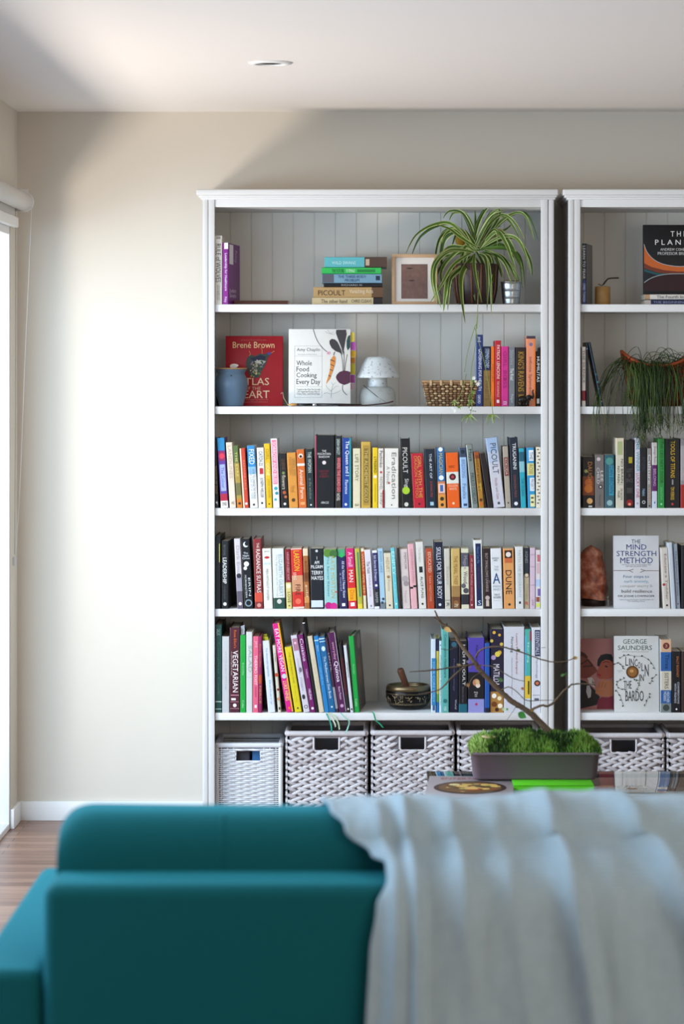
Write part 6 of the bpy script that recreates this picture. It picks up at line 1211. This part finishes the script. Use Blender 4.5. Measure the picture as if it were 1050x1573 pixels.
pp = PX(748, 1131, D-.05); b = MBm(mat('#b09a70', .8)); b.ell((pp.x, pp.y, mz(pp.x, pp.y)+.006), .016, .012, .005, n=12, k=6, mt=Euler((0, .2, 0)).to_matrix()); b.ell((pp.x+.018, pp.y+.004, mz(pp.x, pp.y)+.006), .006, .006, .003, n=10, k=6); b.build('dry_leaf', t)
bark = mat('#5a4838', .85, var=.4, vs=120, bump=.6, bs=200)
c6 = lambda x, y: (570+x/3.75, 930+y/3.75)
def br_(pts, rad, name='branch', dz=0, conv=c6):
    P = []; n = len(pts)
    for i, q in enumerate(pts):
        x, y = conv(q[0], q[1]); P.append(PX(x, y, D+(q[2] if len(q) > 2 else 0)))
    S = smooth_path(P, 5); N = len(S); rr = random.Random(len(pts)*7+int(pts[0][0]))
    rad2 = []
    for i in range(N):
        u = i/(N-1)*(len(rad)-1); j = min(len(rad)-2, int(u)); rad2.append((rad[j]+(rad[j+1]-rad[j])*(u-j))*(1+rr.uniform(-.14, .14)))
    rad2 = [q_*1.25 for q_ in rad2]; S = [s_+Vector((rr.uniform(-.0006, .0006), 0, rr.uniform(-.0006, .0006))) for s_ in S]
    return MBm(bark).tube(S, rad2, 7).build(name, t)
br_([(1030, 735, .0), (940, 640), (880, 595), (820, 560), (760, 510), (700, 450), (650, 400), (615, 360), (595, 330)], [.0075, .0062, .0055, .0052, .0048], 'trunk')
br_([(610, 350), (560, 285, .01), (510, 220, .02), (480, 160, .02), (440, 125, .02), (410, 108, .02), (385, 75, .02), (365, 28, .02)], [.0046, .0040, .0036, .0030, .0016])
br_([(410, 108, .02), (380, 80, .0), (360, 68, -.01)], [.0014, .0007])
br_([(600, 300, .0), (620, 265, -.03), (660, 245, -.04), (740, 238, -.05), (830, 258, -.05), (920, 290, -.05), (1010, 320, -.05), (1100, 325, -.05), (1165, 305, -.05)], [.0020, .0018, .0016, .0014, .0009])
br_([(600, 335), (530, 348, -.02), (430, 362, -.03), (330, 375, -.05), (220, 382, -.06)], [.0022, .0017, .0014, .0010])
br_([(560, 340, -.01), (510, 375, -.04), (450, 430, -.06), (400, 480, -.07), (340, 500, -.08), (272, 512, -.09)], [.0016, .0020, .0014, .0010])
br_([(500, 235, .02), (450, 255, .01), (400, 250, .0)], [.0009, .0005])
br_([(620, 345), (700, 352, -.03), (780, 400, -.04), (830, 425, -.04), (880, 437, -.04)], [.0011, .0010, .0006])
br_([(740, 490), (790, 470, -.03), (840, 500, -.04), (890, 545, -.04), (960, 548, -.04), (1050, 545, -.04)], [.0011, .0010, .0006])
br_([(905, 610), (940, 590, -.02), (985, 575, -.03), (1010, 580, -.03), (1035, 570, -.03), (1062, 545, -.04), (1100, 500, -.05), (1135, 470, -.05), (1160, 455, -.05), (1230, 452, -.05), (1290, 460, -.05)], [.0022, .0026, .0026, .0022, .0017, .0011])
br_([(1130, 472, -.05), (1125, 430, -.05), (1118, 400, -.05)], [.0010, .0006])
br_([(640, 380), (580, 420, -.03), (560, 480, -.04)], [.0014, .0008])
br_([(920, 600), (918, 560, -.02), (912, 545, -.02)], [.0010, .0006])
br_([(840, 570), (815, 610, -.02), (780, 660, -.03)], [.0007, .0004])
br_([(980, 244, -.05), (1005, 242, -.05)], [.0006, .0005])
def leaf(x, y, L, w_, ang, col, conv=c6, dz=-.03):
    xx, yy = conv(x, y); p0 = PX(xx, yy, D+dz); a = R(ang); d = Vector((math.cos(a), -.25, math.sin(a))); n = Vector((-math.sin(a), -.2, math.cos(a)))
    b = MBm(mat(col, .5)); vs = []
    for i in range(9):
        u = i/8; ww = w_*math.sin(math.pi*u**.8); c_ = p0+d*L*u+Vector((0, 0, -.002*u*u)); vs += [c_-n*ww, c_+Vector((0, .001, 0)), c_+n*ww]
    b.add(vs, [(3*i+j, 3*i+j+1, 3*i+j+4, 3*i+j+3) for i in range(8) for j in (0, 1)], None, True); b.build('leaf', t)
leaf(845, 620, .024, .010, -25, '#2f6a24'); leaf(730, 425, .014, .006, -10, '#3c5c2c'); leaf(845, 262, .008, .005, 70, '#3c6c2c', dz=-.05); leaf(1090, 408, .014, .004, -40 + 80, '#5a7c44', dz=-.05); leaf(1112, 400, .012, .003, 40, '#3c5430', dz=-.05)
leaf(418, 130, .022, .007, -20, '#b48c54', dz=.01); leaf(600, 425, .016, .005, -60, '#c09a68'); leaf(560, 470, .014, .005, 110, '#a87c50', dz=-.04); leaf(860, 480, .012, .004, 10, '#a8643c', dz=-.04); leaf(1160, 300, .014, .004, 5, '#b48c50', dz=-.055); leaf(1165, 310, .013, .004, 35, '#8c6838', dz=-.055)
leaf(500, 350, .010, .006, 70, '#a89068', dz=-.02); leaf(925, 612, .009, .006, 90, '#9c7c40', dz=-.03); leaf(620, 360, .012, .006, 100, '#6c4c3c'); leaf(750, 600, .012, .005, 20, '#b8c49c', dz=-.05)
leaf(560, 330, .010, .005, 120, '#8c7c94', dz=-.01); leaf(575, 345, .009, .005, 200, '#7c6c8c', dz=-.01); leaf(350, 370, .006, .003, 80, '#9c5c5c', dz=-.05)
# ------------------------------------------------------------------ sofa
teal = bpy.data.materials.new('teal_fabric'); teal.use_nodes = True; nt = teal.node_tree; bs = nt.nodes['Principled BSDF']
tc = nt.nodes.new('ShaderNodeTexCoord'); n1 = nt.nodes.new('ShaderNodeTexNoise'); n1.inputs['Scale'].default_value = 900; nt.links.new(tc.outputs['Object'], n1.inputs['Vector'])
mx = nt.nodes.new('ShaderNodeMix'); mx.data_type = 'RGBA'; mx.inputs[6].default_value = lin('#004a50'); mx.inputs[7].default_value = lin('#036066'); nt.links.new(n1.outputs['Fac'], mx.inputs[0]); nt.links.new(mx.outputs[2], bs.inputs['Base Color'])
bs.inputs['Roughness'].default_value = .85; bs.inputs['Sheen Weight'].default_value = .5; bs.inputs['Sheen Tint'].default_value = lin('#40c0d8'); bs.inputs['Sheen Roughness'].default_value = .45; bs.inputs['Specular IOR Level'].default_value = .2
bp = nt.nodes.new('ShaderNodeBump'); bp.inputs['Strength'].default_value = .3; bp.inputs['Distance'].default_value = .001; nt.links.new(n1.outputs['Fac'], bp.inputs['Height']); nt.links.new(bp.outputs['Normal'], bs.inputs['Normal'])
YN = CAMY+4.35; xL = X_(66, 4.36); XR = 1.65; WL = xL-.115
t = thing('sofa', ((xL+XR)/2, YN+.45, 0), 'long teal fabric sofa seen from behind with raised headrest', 'sofa')
MBm(teal).box(xL, XR, YN, YN+.17, .10, .737, bev=.022, seg=5).build('back_panel', t)
MBm(teal).box(WL, xL-.003, YN+.012, YN+.93, .10, .605, bev=.02, seg=5).build('armrest', t)
MBm(teal).box(XR+.003, XR+.118, YN+.012, YN+.93, .10, .605, bev=.02, seg=5).build('armrest', t)
MBm(teal).box(xL+.002, XR-.002, YN+.171, YN+.90, .10, .28, bev=.015).build('seat_base', t)
for i in range(2):
    a = xL+.004+i*(XR-xL)/2; MBm(teal).box(a, a+(XR-xL)/2-.008, YN+.30, YN+.93, .282, .43, bev=.035, seg=4).build('seat_cushion', t)
    MBm(teal).box(a+.01, a+(XR-xL)/2-.018, YN+.20, YN+.34, .432, .70, bev=.04, seg=4).build('back_cushion', t)
hx0 = X_(86, 4.47)
b = MBm(teal)
def bol(u, v):
    x = hx0+(XR-.01-hx0)*v; e = min(v*(XR-hx0), (1-v)*(XR-hx0)); f_ = 1 if e > .05 else math.sqrt(max(0, 1-((.05-e)/.05)**2))*.35+.65 if e > 0.0005 else .62
    a = 2*math.pi*u; c_, s_ = math.cos(a), math.sin(a); y = .085*math.copysign(abs(c_)**.62, c_)*(.9+.1*f_); z = .092*math.copysign(abs(s_)**.62, s_)
    z = z*(1 if s_ < 0 else f_ if f_ < 1 else 1)
    return (x, YN+.205+y+.012*(s_), .7325+z+.0015*math.sin(x*9))
vsn = [0, .0004, .002, .005, .009, .014, .02, .027]+[.03+.94*i/40 for i in range(41)]+[.973, .98, .986, .991, .995, .998, .9996, 1]
nu = 40; vs = [bol(i/nu, v) for v in vsn for i in range(nu)]
fs = [(j*nu+i, j*nu+(i+1) % nu, (j+1)*nu+(i+1) % nu, (j+1)*nu+i) for j in range(len(vsn)-1) for i in range(nu)]+[tuple(range(nu))[::-1], tuple((len(vsn)-1)*nu+i for i in range(nu))]
b.add(vs, fs, None, True); hr = b.build('headrest', t)
b = MBm(teal)
uu = [0.37]*1
b.tube([bol(.655, v)[0:3] for v in vsn[6:-6]], .0022, 6)
for xs in (X_(340, 4.47),):
    v = (xs-hx0)/(XR-.01-hx0); b.tube([Vector(bol(i/nu, v)) for i in range(12, 34)], .0014, 5)
b.build('piping', hr)
fm = mat('#241c18', .4)
for x in (xL+.06, XR-.06):
    for y in (YN+.08, YN+.82): MBm(fm).lathe([(.014, 0), (.022, .10)], (x, y, .0005), 16).build('leg', t)
# ------------------------------------------------------------------ throw blanket
lm = bpy.data.materials.new('linen_throw'); lm.use_nodes = True; nt = lm.node_tree; bs = nt.nodes['Principled BSDF']; L = nt.links.new
tc = nt.nodes.new('ShaderNodeTexCoord'); w1 = nt.nodes.new('ShaderNodeTexWave'); w1.inputs['Scale'].default_value = 60; w1.bands_direction = 'Z'; w1.inputs['Distortion'].default_value = 2.5; w1.inputs['Detail'].default_value = 3
w2 = nt.nodes.new('ShaderNodeTexWave'); w2.inputs['Scale'].default_value = 90; w2.bands_direction = 'X'; w2.inputs['Distortion'].default_value = 2.5; w2.inputs['Detail'].default_value = 3
n1 = nt.nodes.new('ShaderNodeTexNoise'); n1.inputs['Scale'].default_value = 60; n1.inputs['Detail'].default_value = 6
for q in (w1, w2, n1): L(tc.outputs['Object'], q.inputs['Vector'])
ma = nt.nodes.new('ShaderNodeMath'); ma.operation = 'ADD'; L(w1.outputs['Fac'], ma.inputs[0]); L(w2.outputs['Fac'], ma.inputs[1])
mb_ = nt.nodes.new('ShaderNodeMath'); mb_.operation = 'MULTIPLY_ADD'; L(n1.outputs['Fac'], mb_.inputs[0]); mb_.inputs[1].default_value = 1.2; L(ma.outputs[0], mb_.inputs[2])
mr = nt.nodes.new('ShaderNodeMapRange'); mr.inputs['From Max'].default_value = 3; L(mb_.outputs[0], mr.inputs['Value'])
mx = nt.nodes.new('ShaderNodeMix'); mx.data_type = 'RGBA'; mx.inputs[6].default_value = lin('#8a9faa'); mx.inputs[7].default_value = lin('#b0c2cb'); L(mr.outputs[0], mx.inputs[0]); L(mx.outputs[2], bs.inputs['Base Color'])
bp = nt.nodes.new('ShaderNodeBump'); bp.inputs['Strength'].default_value = .5; bp.inputs['Distance'].default_value = .0015; L(mr.outputs[0], bp.inputs['Height']); L(bp.outputs['Normal'], bs.inputs['Normal'])
bs.inputs['Roughness'].default_value = .95; bs.inputs['Sheen Weight'].default_value = .15; bs.inputs['Specular IOR Level'].default_value = .1
# path of the cloth over the headrest, the ledge and down the sofa back: (Y, Z, outward normal angle)
PR = [(YN+.40, .60), (YN+.335, .70), (YN+.315, .775), (YN+.285, .820), (YN+.23, .829), (YN+.165, .827), (YN+.118, .808), (YN+.101, .782), (YN+.075, .765), (YN+.035, .752), (YN+.003, .736), (YN-.015, .708), (YN-.022, .65), (YN-.024, .55), (YN-.026, .42), (YN-.028, .25), (YN-.03, .12)]
P3 = smooth_path([(0, y, z) for y, z in PR], 12); NV = len(P3)
cum = [0]
for a, c_ in zip(P3, P3[1:]): cum.append(cum[-1]+(c_-a).length)
Ltot = cum[-1]
def left_x(z, j):    # left hem of the throw
    s_ = cum[j]
    key = [(0, -.11), (.28, -.10), (.38, -.082), (.43, -.06), (.48, -.022), (.53, .0), (.565, .001), (.60, -.015), (.67, -.024), (.8, -.026), (1.3, -.028)]
    for (a, x0), (b_, x1) in zip(key, key[1:]):
        if a <= s_ <= b_: u = (s_-a)/(b_-a); u = u*u*(3-2*u); return x0+(x1-x0)*u
    return -.03
# folds: (x at the top, x at s=.6, x at the hem, width, height, start s, end s)
FD = [(.020, .050, .055, .011, .020, .26, 1.3), (-.030, .020, .016, .014, .014, .30, .95), (.09, .125, .15, .015, .016, .30, .80), (.150, .20, .26, .022, .012, .25, .9), (.235, .29, .37, .017, .022, .26, 1.3), (.33, .46, .64, .024, .030, .24, 1.3), (.30, .34, .44, .04, .010, .40, 1.2), (.50, .64, .80, .05, .014, .3, 1.3), (.20, .16, .12, .045, .008, .5, 1.3), (.07, .095, .09, .03, .014, .50, 1.3), (.65, .74, .85, .03, .02, .2, 1.3), (.9, .95, 1.05, .03, .02, .2, 1.3)]
NU = 230; X1 = 1.12
vs = []
for j in range(NV):
    s_ = cum[j]; y, z = P3[j].y, P3[j].z; d = (P3[min(j+1, NV-1)]-P3[max(j-1, 0)]).normalized(); nrm = Vector((0, d.z, -d.y))
    if nrm.z < 0 and s_ < .35: nrm = -nrm
    if s_ >= .35 and nrm.y > 0: nrm = -nrm
    xl = left_x(z, j)
    for i in range(NU):
        u = i/(NU-1); x = xl+(X1-xl)*u; h_ = 0
        for (xa, xm, xb, w_, hh, sa, sb) in FD:
            if s_ < .6: q = s_/.6; xc_ = xa+(xm-xa)*max(0, (s_-.25)/.35)
            else: xc_ = xm+(xb-xm)*min(1.2, (s_-.6)/.5)
            fade = min(1, max(0, (s_-sa)/.12))*min(1, max(0, (sb-s_)/.2)); dd = (x-xc_)/w_
            asym = 1 if dd < 0 else 1.6
            h_ += 1.3*hh*fade*math.exp(-dd*dd*.7*asym)
        h_ += .0022*math.sin(x*38-s_*9+2*math.sin(x*9))+.0035*noise.noise(Vector((x*14, s_*5, 0)))+.003*noise.noise(Vector((x*50, s_*16, 4)))
        bt = math.exp(-((s_-.33)/.09)**2); h_ = h_*(1-.55*bt)+bt*(.003*max(0, min(1, (x+.05)/.1))+.007*math.exp(-((x-.30)/.08)**2)+.0025*math.sin(x*31))
        edge = math.exp(-(x-xl)/.012); h_ = h_*(1-.6*edge)+.002
        # on the ledge the folds bridge, never dip into the sofa
        vs.append(Vector((x+.003*math.sin(s_*13)*math.exp(-(x-xl)/.05), y, z))+nrm*(h_+.004))
fs = [(j*NU+i, j*NU+i+1, (j+1)*NU+i+1, (j+1)*NU+i) for j in range(NV-1) for i in range(NU-1)]
b = MBm(lm); b.add(vs, fs, None, True)
# loose lint fibres along the crest
fb = MBm(lm); rr = random.Random(12)
o = b.build('throw_blanket')
sd = o.modifiers.new('thickness', 'SOLIDIFY'); sd.thickness = .004; sd.offset = 1
tag(o, 'pale blue-grey linen throw draped in folds over the teal sofa', 'blanket')
